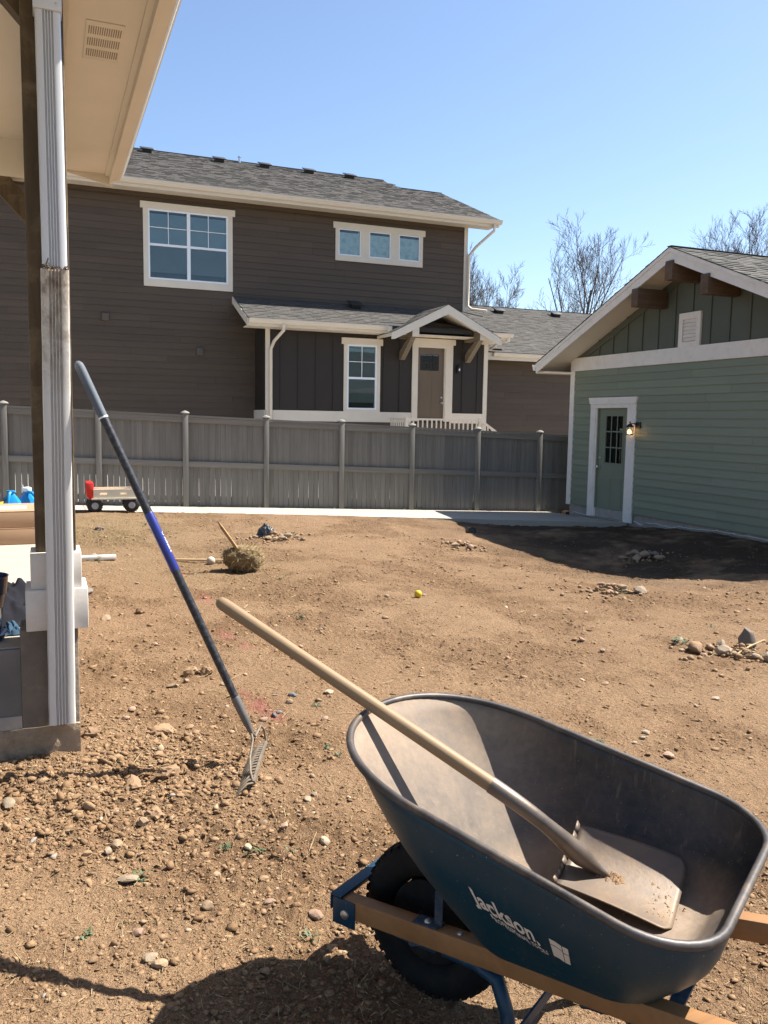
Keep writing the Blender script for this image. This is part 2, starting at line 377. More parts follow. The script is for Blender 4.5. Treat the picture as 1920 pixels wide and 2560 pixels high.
def ground_z(X, Y):
    X = np.asarray(X, float); Y = np.asarray(Y, float)
    z = base_z(X, Y); rk = rocky(X, Y)
    wx = X + .12 * perlin(X * 1.7, Y * 1.7, 5); wy = Y + .12 * perlin(X * 1.7 + 9, Y * 1.7, 6)
    lump = perlin(wx * 5.2, wy * 5.2, 2); patch = loose(X, Y)
    z = z + .030 * perlin(X * .9, Y * .9, 1) + .018 * perlin(wx * 2.4, wy * 2.4, 3)
    z = z + (.008 + .018 * patch + .014 * rk) * lump
    z = z + .006 * perlin((X * .82 + Y * .57) * 6.5, (Y * .82 - X * .57) * 1.1, 12)          # faint rake drag lines
    z = z + (.004 + .016 * patch + .012 * rk) * (np.abs(perlin(wx * 11, wy * 11, 4)) * 1.7 - .40)
    z = z + (.003 + .011 * patch + .008 * rk) * (np.abs(perlin(wx * 23, wy * 23, 7)) * 1.7 - .42)
    z = z + garage_shade_at(X, Y) * .025 * (np.abs(perlin(X * 6, Y * 6, 14)) * 1.7 - .4)
    fine = np.clip(1 - (Y - 6) / 5, 0, 1)
    z = z + fine * (.0015 + .005 * patch + .003 * rk) * (np.abs(perlin(X * 49, Y * 49, 8)) * 1.6 - .4)
    e = walk_edge(X); under = np.clip((Y - e + .02) / .08, 0, 1) * (X < 10.2)
    z = np.where((Y > e - .5) & (Y < e + .1) & (X < 5), np.minimum(z, walk_z(X, Y) + .012), z)
    z = z - under * .22
    inside = np.clip((X - 9.86) / .05, 0, 1)
    z = z - inside * .12
    z = np.where((X < .1) & (Y > 3.8) & (Y < 9), np.minimum(z, -1.3), z)
    return z
def gz(x, y): return float(ground_z(np.array([x]), np.array([y]))[0])
def graded(c, lo, hi, s0, flat, k):
    out = [c]; x = c
    while x < hi: x += s0 * max(1, 1 + k * (x - c - flat)); out.append(x)
    x = c; left = []
    while x > lo: x -= s0 * max(1, 1 + k * (c - x - flat)); left.append(x)
    return np.array(left[::-1] + out)
xs = graded(.6, -6.5, 12.5, .012, 1.0, .42); ys = graded(1.9, -1.5, 15.2, .011, .9, .44)
GX, GY = np.meshgrid(xs, ys); GZ = ground_z(GX, GY)
pn = np.zeros_like(GX)
for (px, py, sx, sy, a) in ((.985, 4.12, .045, .10, 1.0), (1.035, 3.98, .035, .06, .8), (.95, 4.32, .03, .07, .6), (1.102, 5.60, .05, .14, .6), (1.16, 5.25, .05, .08, .45), (1.19, 6.87, .05, .22, .65), (1.169, 8.16, .035, .15, .6), (1.19, 9.9, .04, .15, .3)):
    pn = np.maximum(pn, a * np.exp(-((GX - px) / sx) ** 2 - ((GY - py) / sy) ** 2))
grassy = np.clip(np.exp(-((GX - .7) / 1.1) ** 2 - ((GY - 11.8) / 2.4) ** 2) * .9 + .35 * np.exp(-((GX - 1.4) / .8) ** 2 - ((GY - 8.2) / 1.0) ** 2), 0, .8)
garage_shade = garage_shade_at(GX, GY)
ny, nx = GX.shape
ii = (np.arange(ny - 1)[:, None] * nx + np.arange(nx - 1)[None]).ravel()
quads = np.stack([ii, ii + 1, ii + nx + 1, ii + nx], 1)
dirt = np_mesh('dirt_yard', np.stack([GX, GY, GZ + ZC], -1).reshape(-1, 3), quads, m_dirt, {'loose': loose(GX, GY).ravel(), 'paint': pn.ravel(), 'grassy': grassy.ravel(), 'garage_shade': garage_shade.ravel()}, True)
tag(dirt, 'bare dry dirt yard with clods and tracks', kind='structure')

m_far = M('dry_far_ground', (0.182, 0.152, 0.099), .95, .2, .4, bump=.3, bs=8, bd=.03)
g = MB(); g.quad((-700, -700, -2.25), (700, -700, -2.25), (700, 900, -2.25), (-700, 900, -2.25)); struct(g, 'ground', m_far)
m_drive = M('pale_driveway_concrete', (0.304, 0.281, 0.243), .9, .08, .8, bump=.15)
g = MB(); g.add([(-14, 15.36, -1.16), (26, 15.36, -2.05), (26, 33, -2.1), (-14, 33, -1.3), (-14, 15.36, -2.4), (26, 15.36, -2.4), (26, 33, -2.4), (-14, 33, -2.4)],
                [(0, 1, 2, 3), (0, 4, 5, 1), (1, 5, 6, 2), (2, 6, 7, 3), (3, 7, 4, 0), (4, 7, 6, 5)]); struct(g, 'alley', m_drive)
# concrete walk in front of the fence, slabs with sawn joints, each slab its own piece
walk = thing('sidewalk', (4, 14.5, -1.65), None, None); tag(walk, kind='structure')
xj = [-6, -3.6, -1.4, .55, 2.5, 4.5, 6.2, 7.9, 9.885]
for a, b in zip(xj, xj[1:]):
    a2, b2 = a + .004, b - .004; n = 6; top = []; bot = []
    for i in range(n + 1):
        x = a2 + (b2 - a2) * i / n; y = float(walk_edge(np.array(x))); top.append((x, y, walk_z(x, y)))
    back = [(b2, 15.36, walk_z(b2, 15.36)), (a2, 15.36, walk_z(a2, 15.36))]
    MB().prism(top + back, (0, 0, -.13)).build('slab', m_concrete, walk)

# ------------------------------------------------------------------ wall helper: a frame (origin, along, out) with lap boards split round openings
class Wall:
    def __init__(s, org, along, out): s.o, s.a, s.n = Vector(org), Vector(along), Vector(out)
    def p(s, u, z, d=0): return s.o + s.a * u + s.n * d + Vector((0, 0, z))
    def box(s, mb, u0, u1, z0, z1, d0, d1):
        P = [s.p(u, z, d) for z in (z0, z1) for d, u in ((d1, u0), (d1, u1), (d0, u1), (d0, u0))]
        return mb.add(P, [(3, 2, 1, 0), (4, 5, 6, 7), (0, 1, 5, 4), (1, 2, 6, 5), (2, 3, 7, 6), (3, 0, 4, 7)])
    def bar(s, u0, u1, z0, z1, d0, d1): return s.box(MB(), u0, u1, z0, z1, d0, d1)
    def sheath(s, mb, u0, u1, z0, z1, holes, d0=-.12, d1=0):
        us = sorted({u0, u1, *[min(max(q, u0), u1) for h in holes for q in h[:2]]}); zs = sorted({z0, z1, *[min(max(q, z0), z1) for h in holes for q in h[2:]]})
        for a, b in zip(us, us[1:]):
            run = None
            for c, d in list(zip(zs, zs[1:])) + [(None, None)]:
                solid = c is not None and not any(h[0] <= a + 1e-6 and b - 1e-6 <= h[1] and h[2] <= c + 1e-6 and d - 1e-6 <= h[3] for h in holes)
                if solid: run = (run[0] if run else c, d)
                elif run: s.box(mb, a, b, run[0], run[1], d0, d1); run = None
        return mb
    def laps(s, parent, mat, u0, u1, z0, z1, e, holes, top=None, maxlen=4.2, seed=0):
        r = random.Random(seed); z = z0
        while z < z1 - .02:
            zt = min(z + e + .02, z1); a0, a1 = u0, u1
            if top: a0, a1 = top(z + e * .6)
            segs = [(a0, a1)]
            for h in holes:
                if h[2] < zt - .03 and h[3] > z + .03:
                    segs = [q for (a, b) in segs for q in ((a, min(b, h[0])), (max(a, h[1]), b)) if q[1] - q[0] > .02]
            for a, b in segs:
                cuts = [a]; x = a + r.uniform(.6, maxlen)
                while x < b - .5: cuts.append(x); x += r.uniform(2.4, maxlen)
                cuts.append(b)
                for p, q in zip(cuts, cuts[1:]):
                    p2, q2 = p + (.0015 if p > a else 0), q - (.0015 if q < b else 0); j = r.uniform(-.001, .001)
                    V = [s.p(u, zz, d) for u in (p2, q2) for zz, d in ((z, .001), (z, .024 + j), (zt, .005 + j), (zt, .001))]
                    MB().add(V, [(0, 1, 2, 3), (7, 6, 5, 4), (0, 4, 5, 1), (1, 5, 6, 2), (2, 6, 7, 3), (3, 7, 4, 0)]).build('siding_board', mat, parent)
            z += e
    def window(s, root, u0, u1, z0, z1, name='window', cols=1, split=None, head=.17, trim=.10, lites=(2, 2), gaps=0, sill=.12, lower_mat=None, upper_mat=None):
        """trim outline u0..u1, z0..z1 (head board on top); glazing in equal columns"""
        f = s.bar(u0, u1, z0, z0 + sill, .001, .038)
        s.box(f, u0, u0 + trim, z0 + sill, z1, .001, .036); s.box(f, u1 - trim, u1, z0 + sill, z1, .001, .036)
        wn = f.build(name, m_cream, root)
        s.bar(u0 - .07, u1 + .07, z1, z1 + head, .001, .048).build('head_board', m_cream, wn)
        cw = (u1 - u0 - 2 * trim - gaps * (cols - 1)) / cols
        for c in range(cols):
            a = u0 + trim + c * (cw + gaps); b = a + cw; zb, zt = z0 + sill, z1
            if c and gaps: s.bar(a - gaps, a, zb, zt, .001, .037).build('mullion', m_cream, wn)
            fr = MB(); t = .045 if cols < 3 else .03
            s.box(fr, a, a + t, zb, zt, -.09, .025); s.box(fr, b - t, b, zb, zt, -.09, .025)
            s.box(fr, a + t, b - t, zb, zb + t, -.09, .025); s.box(fr, a + t, b - t, zt - t, zt, -.09, .025)
            if split: s.box(fr, a + t, b - t, split - .03, split + .03, -.06, .018)
            fr.build('frame', m_vinyl, wn)
            parts = [(zb + t, split - .03, False), (split + .03, zt - t, True)] if split else [(zb + t, zt - t, True)]
            for p, q, up in parts:
                s.bar(a + t, b - t, p, q, -.014 if up else -.022, -.010 if up else -.018).build('pane', m_glass, wn)
                if up and lites:
                    g = MB()
                    for k in range(1, lites[0]): x = a + t + (b - a - 2 * t) * k / lites[0]; s.box(g, x - .009, x + .009, p, q, -.0095, .002)
                    for k in range(1, lites[1]): zz = p + (q - p) * k / lites[1]; s.box(g, a + t, b - t, zz - .009, zz + .009, -.0095, .0015)
                    g.build('glazing_bar', m_vinyl, wn)
                low = (not up)
                bl = s.bar(a + t, b - t, p + (.15 if low else 0), q - (0 if low else .06), -.036, -.030); bl.build('blind', (lower_mat or m_screen) if low else (upper_mat or m_blind), wn)
            s.bar(a + t, b - t, zb + t, zt - t, -.119, -.112).build('dark_interior', m_room, wn)
        return wn

def shingle_roof(parent, org, along, slope, L, H, expo=.145, keep=None, mat=None, seed=1):
    """courses of random laminated tabs over a sloping plane; one joined part"""
    o, a, sl = Vector(org), Vector(along).normalized(), Vector(slope).normalized(); n = a.cross(sl); n = n if n.z > 0 else -n
    r = random.Random(seed); V = []; F = []; T = []
    k = 0; h = 0.0
    while h < H - .01:
        h1 = min(h + expo, H); x = -r.uniform(0, .2)
        while x < L:
            wd = r.choice((.13, .17, .21, .27, .33)); x0, x1 = max(x, 0), min(x + wd - .004, L); x += wd
            if x1 - x0 < .02: continue
            if keep and not keep((x0 + x1) / 2, (h + h1) / 2): continue
            up = r.choice((.012, .013, .018, .020)); t = min(1, max(0, r.gauss(.45, .22)))
            b = o + a * x0 + sl * h; c = o + a * x1 + sl * h; d = o + a * x1 + sl * (h1 + .012); e = o + a * x0 + sl * (h1 + .012)
            i = len(V); V += [b + n * .001, c + n * .001, b + n * up, c + n * up, d + n * .006, e + n * .006]
            F += [(i, i + 1, i + 3, i + 2), (i + 2, i + 3, i + 4, i + 5), (i, i + 2, i + 5), (i + 1, i + 4, i + 3)]; T += [t * .6, t, t, t]
        h = h1
    mb = MB(); mb.add(V, F); ob = mb.build('shingles', mat or m_shingle, parent)
    at = ob.data.attributes.new('tint', 'FLOAT', 'FACE'); at.data.foreach_set('value', T)
    ob['kind'] = 'stuff'; return ob

def roof_vent(parent, c, sl):
    c = Vector(c); sl = Vector(sl).normalized(); a = Vector((1, 0, 0)); n = a.cross(sl); n = n if n.z > 0 else -n
    mb = MB(); mb.obox(c + n * .05, a * .14, sl * .13, n * .05); mb.obox(c + n * .115 + sl * .01, a * .20, sl * .19, n * .014)
    v = mb.build('roof_vent', m_vent, parent, bevel=.006)
def gutter(parent, a, b, out, size=.12, name='gutter', mat=None):
    a, b, o = Vector(a), Vector(b), Vector(out); u = Vector((0, 0, 1))
    prof = [(0, 0), (.55, 0), (.72, .22), (.86, .55), (1, .72), (1, 1), (.94, 1), (.92, .95), (.05, .95), (0, .95)]
    return MB().prism([a + o * size * p + u * size * q for p, q in prof], b - a).build(name, mat or m_plumb, parent)
def downpipe(parent, pts, wx=.04, mat=None):
    mb = MB(); mb.tube(pts, wx, 8); return mb.build('downspout', mat or m_plumb, parent, smooth=50)

# ================================================================== brown two-storey house
house = thing('brown_house', (4, 23.8, -1.6), 'large two-storey brown lap-sided house with cream trim beyond the fence', 'house')
W1 = Wall((0, 23.8, 0), (1, 0, 0), (0, -1, 0))
win_h = [(2.53, 4.92, 3.48, 5.50), (7.915, 10.685, 4.59, 5.495)]
mb = MB(); W1.sheath(mb, -7, 12.1, -2.1, 5.95, [(a + .06, b - .06, c + .06, d - .04) for a, b, c, d in win_h])
mb.box(-7, -6.88, 23.92, 34, -2.1, 5.95); mb.box(11.98, 12.1, 23.92, 31, -2.1, 5.95); mb.box(-7, 12.1, 30.9, 31.02, -2.1, 5.95)
wall1 = mb.build('wall', m_brown, house)
W1.laps(wall1, m_brown, -7, 12.08, -1.9, 5.80, .178, [(a + .02, b - .02, c + .02, d + .1) for a, b, c, d in win_h] + [(5.6, 12.3, -3, 2.62)], seed=3)
W1.bar(-7, 12.1, 5.80, 5.95, .001, .022).build('frieze_board', m_brown, house)
W1.bar(12.08, 12.20, -1.6, 5.95, -.12, .03).build('corner_board', m_cream, house)
W1.window(house, *win_h[0], cols=2, split=4.58, head=.172, trim=.125, sill=.19, lower_mat=m_screen)
W1.window(house, *win_h[1], cols=3, head=.175, trim=.095, gaps=.26, sill=.16, upper_mat=m_white_blind, lites=None)
m_meter = M('brown_outlet_box', (.085, .065, .048), .5, .05)
for (x, z) in ((1.526, 2.6), (3.994, 1.8)): W1.bar(x - .09, x + .09, z - .1, z + .1, .0, .085).build('outlet_box', m_meter, house, bevel=.01)
# main roof: tall ridge to X=11.35, lower ridge to X=12.95, gable ends on the right
S5 = Vector((0, 1, .42))
def roof_slab(parent, x0, x1, y0, z0, y1, pitch, th=.14, mat=m_underlay, name='roof_deck'):
    z1 = z0 + pitch * (y1 - y0); yb = 2 * y1 - y0
    MB().prism([(x0, y0, z0 - th), (x0, y0, z0), (x0, y1, z1), (x0, yb, z0), (x0, yb, z0 - th), (x0, y1, z1 - th)], (x1 - x0, 0, 0)).build(name, mat, parent)
rf = MB(); rf.prism([(-7.4, 23.2, 5.98), (-7.4, 23.2, 6.1), (-7.4, 28.8, 8.452), (-7.4, 34.4, 6.1), (-7.4, 34.4, 5.98), (-7.4, 28.8, 8.33)], (18.75, 0, 0))
rf.prism([(11.352, 23.2, 5.98), (11.352, 23.2, 6.1), (11.352, 27.35, 7.843), (11.352, 31.5, 6.1), (11.352, 31.5, 5.98), (11.352, 27.35, 7.72)], (1.6, 0, 0))
roof1 = rf.build('roof', m_underlay, house)
Ls = sqrt(1 + .42 ** 2)
shingle_roof(roof1, (-7.4, 23.17, 6.09), (1, 0, 0), S5, 20.35, 5.63 * Ls, keep=lambda x, h: x < 18.76 or h < 4.18 * Ls, seed=2)
MB().beam((-7.4, 28.8, 8.464), (11.36, 28.8, 8.464), .10, .012).build('ridge_cap', m_ridge, roof1)
MB().beam((11.36, 27.35, 7.856), (12.96, 27.35, 7.856), .10, .012).build('ridge_cap', m_ridge, roof1)
MB().add([(12.1, 23.8, 5.95), (12.1, 30.9, 5.95), (12.1, 27.35, 7.5)], [(0, 1, 2)]).build('gable_wall', m_brown, house)
MB().box(-7.4, 12.93, 23.18, 23.215, 5.86, 6.06).build('fascia', m_cream, house)
MB().box(-7.4, 12.9, 23.217, 23.78, 5.905, 5.93).build('soffit', m_cream, house)
MB().prism([(12.94, 23.2, 6.09), (12.94, 27.35, 7.833), (12.94, 27.35, 7.62), (12.94, 23.2, 5.88)], (.03, 0, 0)).build('rake_board', m_cream, house)
gutter(house, (-7.4, 23.178, 5.94), (13.0, 23.178, 5.94), (0, -1, 0), .125)
for x, y in ((3.15, 28.25), (5.4, 28.15), (6.9, 28.2), (8.42, 28.2), (9.88, 28.25)): roof_vent(house, (x, y, 6.11 + .42 * (y - 23.2)), S5)
mb = MB(); mb.tube([(6.15, 28.55, 8.2), (6.15, 28.55, 8.52)], .04, 8); mb.tube([(6.15, 28.55, 8.52), (6.15, 28.55, 8.56)], .06, 8); mb.build('vent_pipe', m_steel, house)
downpipe(house, [(12.75, 23.12, 5.93), (12.75, 23.12, 5.75), (12.4, 23.62, 5.32), (12.22, 23.72, 5.05), (12.22, 23.72, 3.55), (12.3, 23.6, 3.44), (12.7, 23.35, 3.38)], .045)
# --- entry bump-out
YE = 22.5; W2 = Wall((0, YE, 0), (1, 0, 0), (0, -1, 0))
wE = (7.76, 8.85, .225, 2.085); dE = (9.84, 11.14, -.02, 2.2)
mb = MB(); W2.sheath(mb, 5.55, 12.28, -2.1, 2.42, [(wE[0] + .05, wE[1] - .05, wE[2] + .05, wE[3] - .03), (10.0, 10.91, .05, 2.1)])
mb.box(5.55, 5.67, 22.62, 23.79, -2.1, 2.42); mb.box(12.16, 12.28, 22.62, 23.79, -2.1, 2.42)
mb.prism([(8.9, 22.5, 2.421), (11.98, 22.5, 2.421), (10.44, 22.5, 3.1)], (0, .12, 0))
wall2 = mb.build('entry_wall', m_dkbrown, house)
for x in [5.55 + .41 + .502 * k for k in range(13)]:
    z1 = 2.42 + max(0, .42 * (1.5 - abs(x - 10.44)))
    z0 = .23
    if wE[0] - .05 < x < wE[1] + .05: continue
    if dE[0] - .02 < x < dE[1] + .02: z0 = 2.38
    W2.bar(x - .022, x + .022, z0, z1, .001, .02).build('batten', m_dkbrown, wall2)
for a, b in ((5.55, 9.84), (11.14, 12.28)): W2.bar(a, b, -.065, .225, .001, .03).build('skirt_board', m_cream, house)
W2.bar(5.53, 5.65, .2255, 2.4, -.02, .034).build('corner_board', m_cream, house)
W2.bar(12.17, 12.30, -.3, 2.4, -.02, .034).build('corner_board', m_cream, house)
MB().box(5.515, 5.549, 22.52, 23.79, -.065, .225).build('skirt_board', m_cream, house)
for k in range(5): W2.bar(5.55, 12.28, -.25 - .19 * k, -.07 - .19 * k, .001, .014).build('siding_board', m_brown, house)
W2.window(house, *wE, split=1.16, head=.18, trim=.10, sill=.06, lower_mat=m_screen, upper_mat=m_screen)
dr = W2.bar(9.84, 10.0, -.02, 2.2, .001, .04); W2.box(dr, 10.91, 11.14, -.02, 2.2, .001, .04); W2.box(dr, 10.0, 10.91, 2.1, 2.2, .001, .04)
W2.box(dr, 10.0, 10.03, -.02, 2.1, -.1, .02); W2.box(dr, 10.88, 10.91, -.02, 2.1, -.1, .02); dr = dr.build('door_frame', m_cream, house)
W2.bar(9.80, 11.21, 2.2005, 2.36, .001, .055).build('head_board', m_cream, dr)
dm = MB(); W2.sheath(dm, 10.03, 10.88, .0, 2.1, [(10.12, 10.72, 1.45, 1.92)], -.085, -.04)
for u0, u1 in ((10.12, 10.38), (10.50, 10.78)): W2.box(dm, u0, u1, .2, 1.3, -.0405, -.034)
door = dm.build('door', m_bdoor, house)
for i in range(3):
    for j in range(2):
        W2.bar(10.135 + .198 * i, 10.31 + .198 * i, 1.46 + .235 * j, 1.675 + .235 * j, -.066, -.060).build('pane', m_glass_dk, door)
W2.bar(10.12, 10.72, 1.45, 1.92, -.078, -.07).build('dark_interior', m_room, door)
mb = MB(); mb.lathe(W2.p(10.82, .52, -.04), [(.03, 0), (.03, .02), (.012, .025), (.012, .05), (.032, .06), (.03, .085), (.01, .09)], (0, -1, 0), 12); mb.lathe(W2.p(10.82, .68, -.04), [(.03, 0), (.028, .02), (.01, .025)], (0, -1, 0), 12); mb.build('handle', m_steel, door, smooth=40)
# entry shed roof
SE = Vector((0, 1, .41)); LE = sqrt(1 + .41 ** 2)
mb = MB(); mb.prism([(4.93, 21.9, 2.47), (4.93, 21.9, 2.6), (4.93, 23.79, 3.375), (4.93, 23.79, 3.2)], (7.65, 0, 0)); roof2 = mb.build('entry_roof', m_underlay, house)
shingle_roof(roof2, (4.92, 21.87, 2.588), (1, 0, 0), SE, 7.66, 1.9 * LE, keep=lambda x, h: not (8.75 < x + 4.92 < 12.13 and h < .3), seed=4)
MB().box(4.93, 8.95, 21.868, 21.9, 2.38, 2.575).build('fascia', m_cream, house); MB().box(11.95, 12.58, 21.868, 21.9, 2.38, 2.575).build('fascia', m_cream, house)
gutter(house, (4.93, 21.866, 2.45), (8.80, 21.866, 2.45), (0, -1, 0), .125); gutter(house, (12.02, 21.866, 2.45), (12.75, 21.866, 2.45), (0, -1, 0), .11)
MB().prism([(4.90, 21.9, 2.585), (4.90, 23.79, 3.36), (4.90, 23.79, 3.17), (4.90, 21.9, 2.385)], (.029, 0, 0)).build('rake_board', m_cream, house)
MB().box(4.93, 12.5, 21.902, 22.48, 2.385, 2.41).build('soffit', m_cream, house)
roof_vent(house, (8.4, 23.4, 2.62 + .41 * 1.5), SE)
downpipe(house, [(5.85, 21.8, 2.46), (5.85, 21.8, 2.3), (5.70, 22.2, 2.05), (5.66, 22.41, 1.85), (5.66, 22.41, -1.6)], .045)
downpipe(house, [(12.62, 21.82, 2.46), (12.62, 21.82, 2.36), (12.62, 22.4, 2.34), (12.62, 22.9, 2.20)], .04)
# portico gable over the door
PK = (10.44, 21.4, 3.2); pitch = .50
for sgn, xe in ((-1, 8.75), (1, 12.13)):
    ze = PK[2] - pitch * abs(xe - PK[0])
    mb = MB(); mb.prism([(PK[0], 21.43, PK[2]), (xe, 21.43, ze), (xe, 21.43, ze - .09), (PK[0], 21.43, PK[2] - .09)], (0, 2.2, 0)); rr = mb.build('portico_roof', m_cream, house)
    sl = Vector((-sgn * 1, 0, pitch)); hh = abs(xe - PK[0]) * sqrt(1 + pitch ** 2)
    shingle_roof(rr, (xe, 21.41, ze + .002), (0, 1, 0), sl, 2.1, hh, seed=6 + sgn)
    MB().prism([(PK[0] - sgn * .0, 21.40, PK[2] - .005), (xe, 21.40, ze - .005), (xe, 21.40, ze - .17), (xe - sgn * .10, 21.40, ze - .21 + pitch * .10), (PK[0], 21.40, PK[2] - .25)], (0, .028, 0)).build('rake_board', m_cream, house)
for x in (9.5, 11.6):
    mb = MB(); mb.box(x - .095, x + .095, 21.5, 22.48, 2.30, 2.56); mb.prism([(x - .07, 21.62, 2.299), (x - .07, 21.85, 2.299), (x - .07, 22.479, 1.95), (x - .07, 22.479, 1.72), (x - .07, 22.38, 1.72)], (.14, 0, 0)); mb.build('bracket', m_bracket, house)
    MB().box(x - .10, x + .10, 21.485, 21.499, 2.29, 2.57).build('bracket_cap', m_cream, house)
mb = MB(); mb.lathe((11.32, 22.44, 1.42), [(.03, 0), (.055, .02), (.06, .16), (.03, .2), (.012, .24)], n=10); mb.box(11.28, 11.36, 22.44, 22.48, 1.4, 1.62); mb.build('wall_lamp', m_black, house, smooth=40)
mb = MB(); mb.lathe((11.32, 22.40, 1.47), [(.02, 0), (.03, .03), (.02, .07), (.004, .08)], n=8); mb.build('lamp_bulb', m_vinyl, house, smooth=50)
# --- single-storey wing to the right
W3 = Wall((0, 23.8, 0), (1, 0, 0), (0, -1, 0))
mb = MB(); W3.sheath(mb, 12.3, 24, -2.1, 2.1, []); mb.box(23.88, 24, 23.92, 33, -2.1, 2.1); wall3 = mb.build('wing_wall', m_brown, house)
W3.laps(wall3, m_brown, 12.31, 24, -1.9, 2.0, .178, [], seed=9)
mb = MB(); mb.prism([(12.36, 23.2, 2.03), (12.36, 23.2, 2.15), (12.36, 28.0, 4.214), (12.36, 32.8, 2.15), (12.36, 32.8, 2.03), (12.36, 28, 4.09)], (12, 0, 0)); roof3 = mb.build('wing_roof', m_underlay, house)
LW = sqrt(1 + .43 ** 2); shingle_roof(roof3, (12.3, 23.17, 2.14), (1, 0, 0), (0, 1, .43), 12.1, 4.83 * LW, seed=12)
MB().beam((12.36, 28, 4.227), (24.36, 28, 4.227), .10, .012).build('ridge_cap', m_ridge, roof3)
MB().box(12.32, 24.3, 23.18, 23.21, 1.90, 2.12).build('fascia', m_cream, house); MB().box(12.36, 24.3, 23.212, 23.78, 1.95, 1.98).build('soffit', m_cream, house)
gutter(house, (12.85, 23.178, 2.0), (24.3, 23.178, 2.0), (0, -1, 0), .12)
MB().prism([(12.325, 23.2, 2.14), (12.325, 23.8, 2.4), (12.325, 23.8, 2.2), (12.325, 23.2, 1.92)], (.03, 0, 0)).build('rake_board', m_cream, house)
for x, y in ((15.35, 27.35), (17.8, 27.4)): roof_vent(house, (x, y, 2.16 + .43 * (y - 23.2)), (0, 1, .43))
MB().box(12.9, 13.3, 23.3, 23.55, 2.26, 2.30).build('splash_block', m_plumb, house)

# entry deck railing
rl = thing('entry_railing', (11, 21.6, -1.6), 'white wooden stair landing railing showing over the fence below the brown door', 'railing')
MB().box(9.12, 11.62, 21.25, 22.46, -.96, -.88).build('landing', m_cream, rl)
MB().box(9.19, 11.41, 21.25, 21.33, .01, .062).build('top_rail', m_cream, rl); MB().box(9.19, 11.41, 21.26, 21.32, -.86, -.80).build('bottom_rail', m_cream, rl)
MB().box(9.15, 9.189, 21.25, 22.44, .01, .062).build('top_rail', m_cream, rl)
for k in range(16): x = 9.25 + k * .14; MB().box(x - .018, x + .018, 21.275, 21.305, -.80, .01).build('baluster', m_cream, rl)
for k in range(8): y = 21.42 + k * .135; MB().box(9.155, 9.182, y - .018, y + .018, -.88, .01).build('baluster', m_cream, rl)
for x in (9.17, 11.45): MB().box(x - .04, x + .04, 21.24, 21.335, -2.0, .085).build('post', m_cream, rl)
MB().beam((11.47, 21.29, .04), (12.4, 21.29, -.56), .07, .05).build('stair_rail', m_cream, rl)
for k in range(6): x = 11.58 + k * .135; z = .03 - (x - 11.47) * .645; MB().box(x - .018, x + .018, 21.275, 21.305, z - .75, z - .02).build('baluster', m_cream, rl)
MB().prism([(11.47, 21.3, -.95), (12.6, 21.3, -1.68), (12.6, 21.3, -1.93), (11.47, 21.3, -1.2)], (0, .05, 0)).build('stringer', m_cream, rl)

# ================================================================== green garage, gable end towards the yard
gar = thing('green_garage', (13, 11, -1.8), 'sage green lap-sided garage with white-trimmed gable and side door on the right', 'garage')
W4 = Wall((9.9, 14.52, 0), (0, -1, 0), (-1, 0, 0))           # u = 14.52 - Y
U = lambda y: 14.52 - y
dG = (U(13.82), U(12.46), -1.80, .365)
mb = MB(); W4.sheath(mb, 0, 6.88, -1.63, 1.25, [(U(13.62), U(12.70), -1.9, .30)])
mb.box(9.9 + .12, 17, 14.40, 14.52, -1.63, 1.25); mb.box(9.9 + .12, 17, 7.64, 7.76, -1.63, 1.25); mb.box(16.88, 17, 7.76, 14.4, -1.63, 1.25)
wall4 = mb.build('wall', m_green, gar)
W4.laps(wall4, m_green, .115, 6.88, -1.63, 1.03, .1335, [(dG[0] + .03, dG[1] - .03, -2.5, .42)], seed=21, maxlen=3.6)
mb = MB(); mb.prism([W4.p(0, 1.251), W4.p(6.88, 1.251), W4.p(3.44, 2.66)], (.12, 0, 0)); gw = mb.build('gable_wall', m_dkgreen, gar)
for y in [13.66 - .4135 * k for k in range(14)]:
    zt = 2.70 - .42 * abs(y - 11.08) - .03
    if 10.9 < y < 11.5:
        W4.bar(U(y) - .022, U(y) + .022, 1.86, zt, .001, .02).build('batten', m_dkgreen, gw); continue
    if y > 7.9: W4.bar(U(y) - .022, U(y) + .022, 1.285, zt, .001, .02).build('batten', m_dkgreen, gw)
for sgn in (1, -1):       # sloping trim board under the soffit
    a, b = W4.p(3.44 - sgn * .0, 2.64, .001), W4.p(3.44 + sgn * 3.3, 1.255, .001)
    MB().prism([a, b, b + Vector((0, sgn * .26, 0)), a - Vector((0, 0, .12))], (-.018, 0, 0)).build('gable_trim', m_dkgreen, gw)
W4.bar(-.03, 6.9, 1.03, 1.285, .001, .034).build('band_board', m_white, gar)
W4.bar(-.032, .112, -1.65, 1.0295, -.03, .03).build('corner_board', m_white, gar)
MB().box(9.93, 17, 7.62, 14.50, -2.5, -1.632).build('foundation', m_found, gar)
# broken line of pale mortar along the foundation
m_mortar = M('pale_parging', (.52, .48, .42), .9, .15, 8, bump=.4, bs=40)
mb = MB(); r = random.Random(5); y = 14.45; top = -1.74; prev = None
pts = []
while y > 7.7:
    gzz = gz(9.85, y); z = max(gzz + .02, -1.80 + .09 * mnoise.noise(Vector((y * 1.9, 3, 0))) + .05 * mnoise.noise(Vector((y * 6, 1, 0))) + (13 - y) * .012); pts.append((y, min(z, -1.645))); y -= .05
for (ya, za), (yb, zb) in zip(pts, pts[1:]):
    if 12.44 < (ya + yb) / 2 < 13.84: continue
    h = .016 + .01 * abs(mnoise.noise(Vector((ya * 9, 7, 0))))
    mb.add([(9.9295, ya, za), (9.9295, yb, zb), (9.915, yb, zb + .003), (9.915, ya, za + .003), (9.9295, ya, za + h), (9.9295, yb, zb + h)], [(0, 1, 2, 3), (3, 2, 5, 4)])
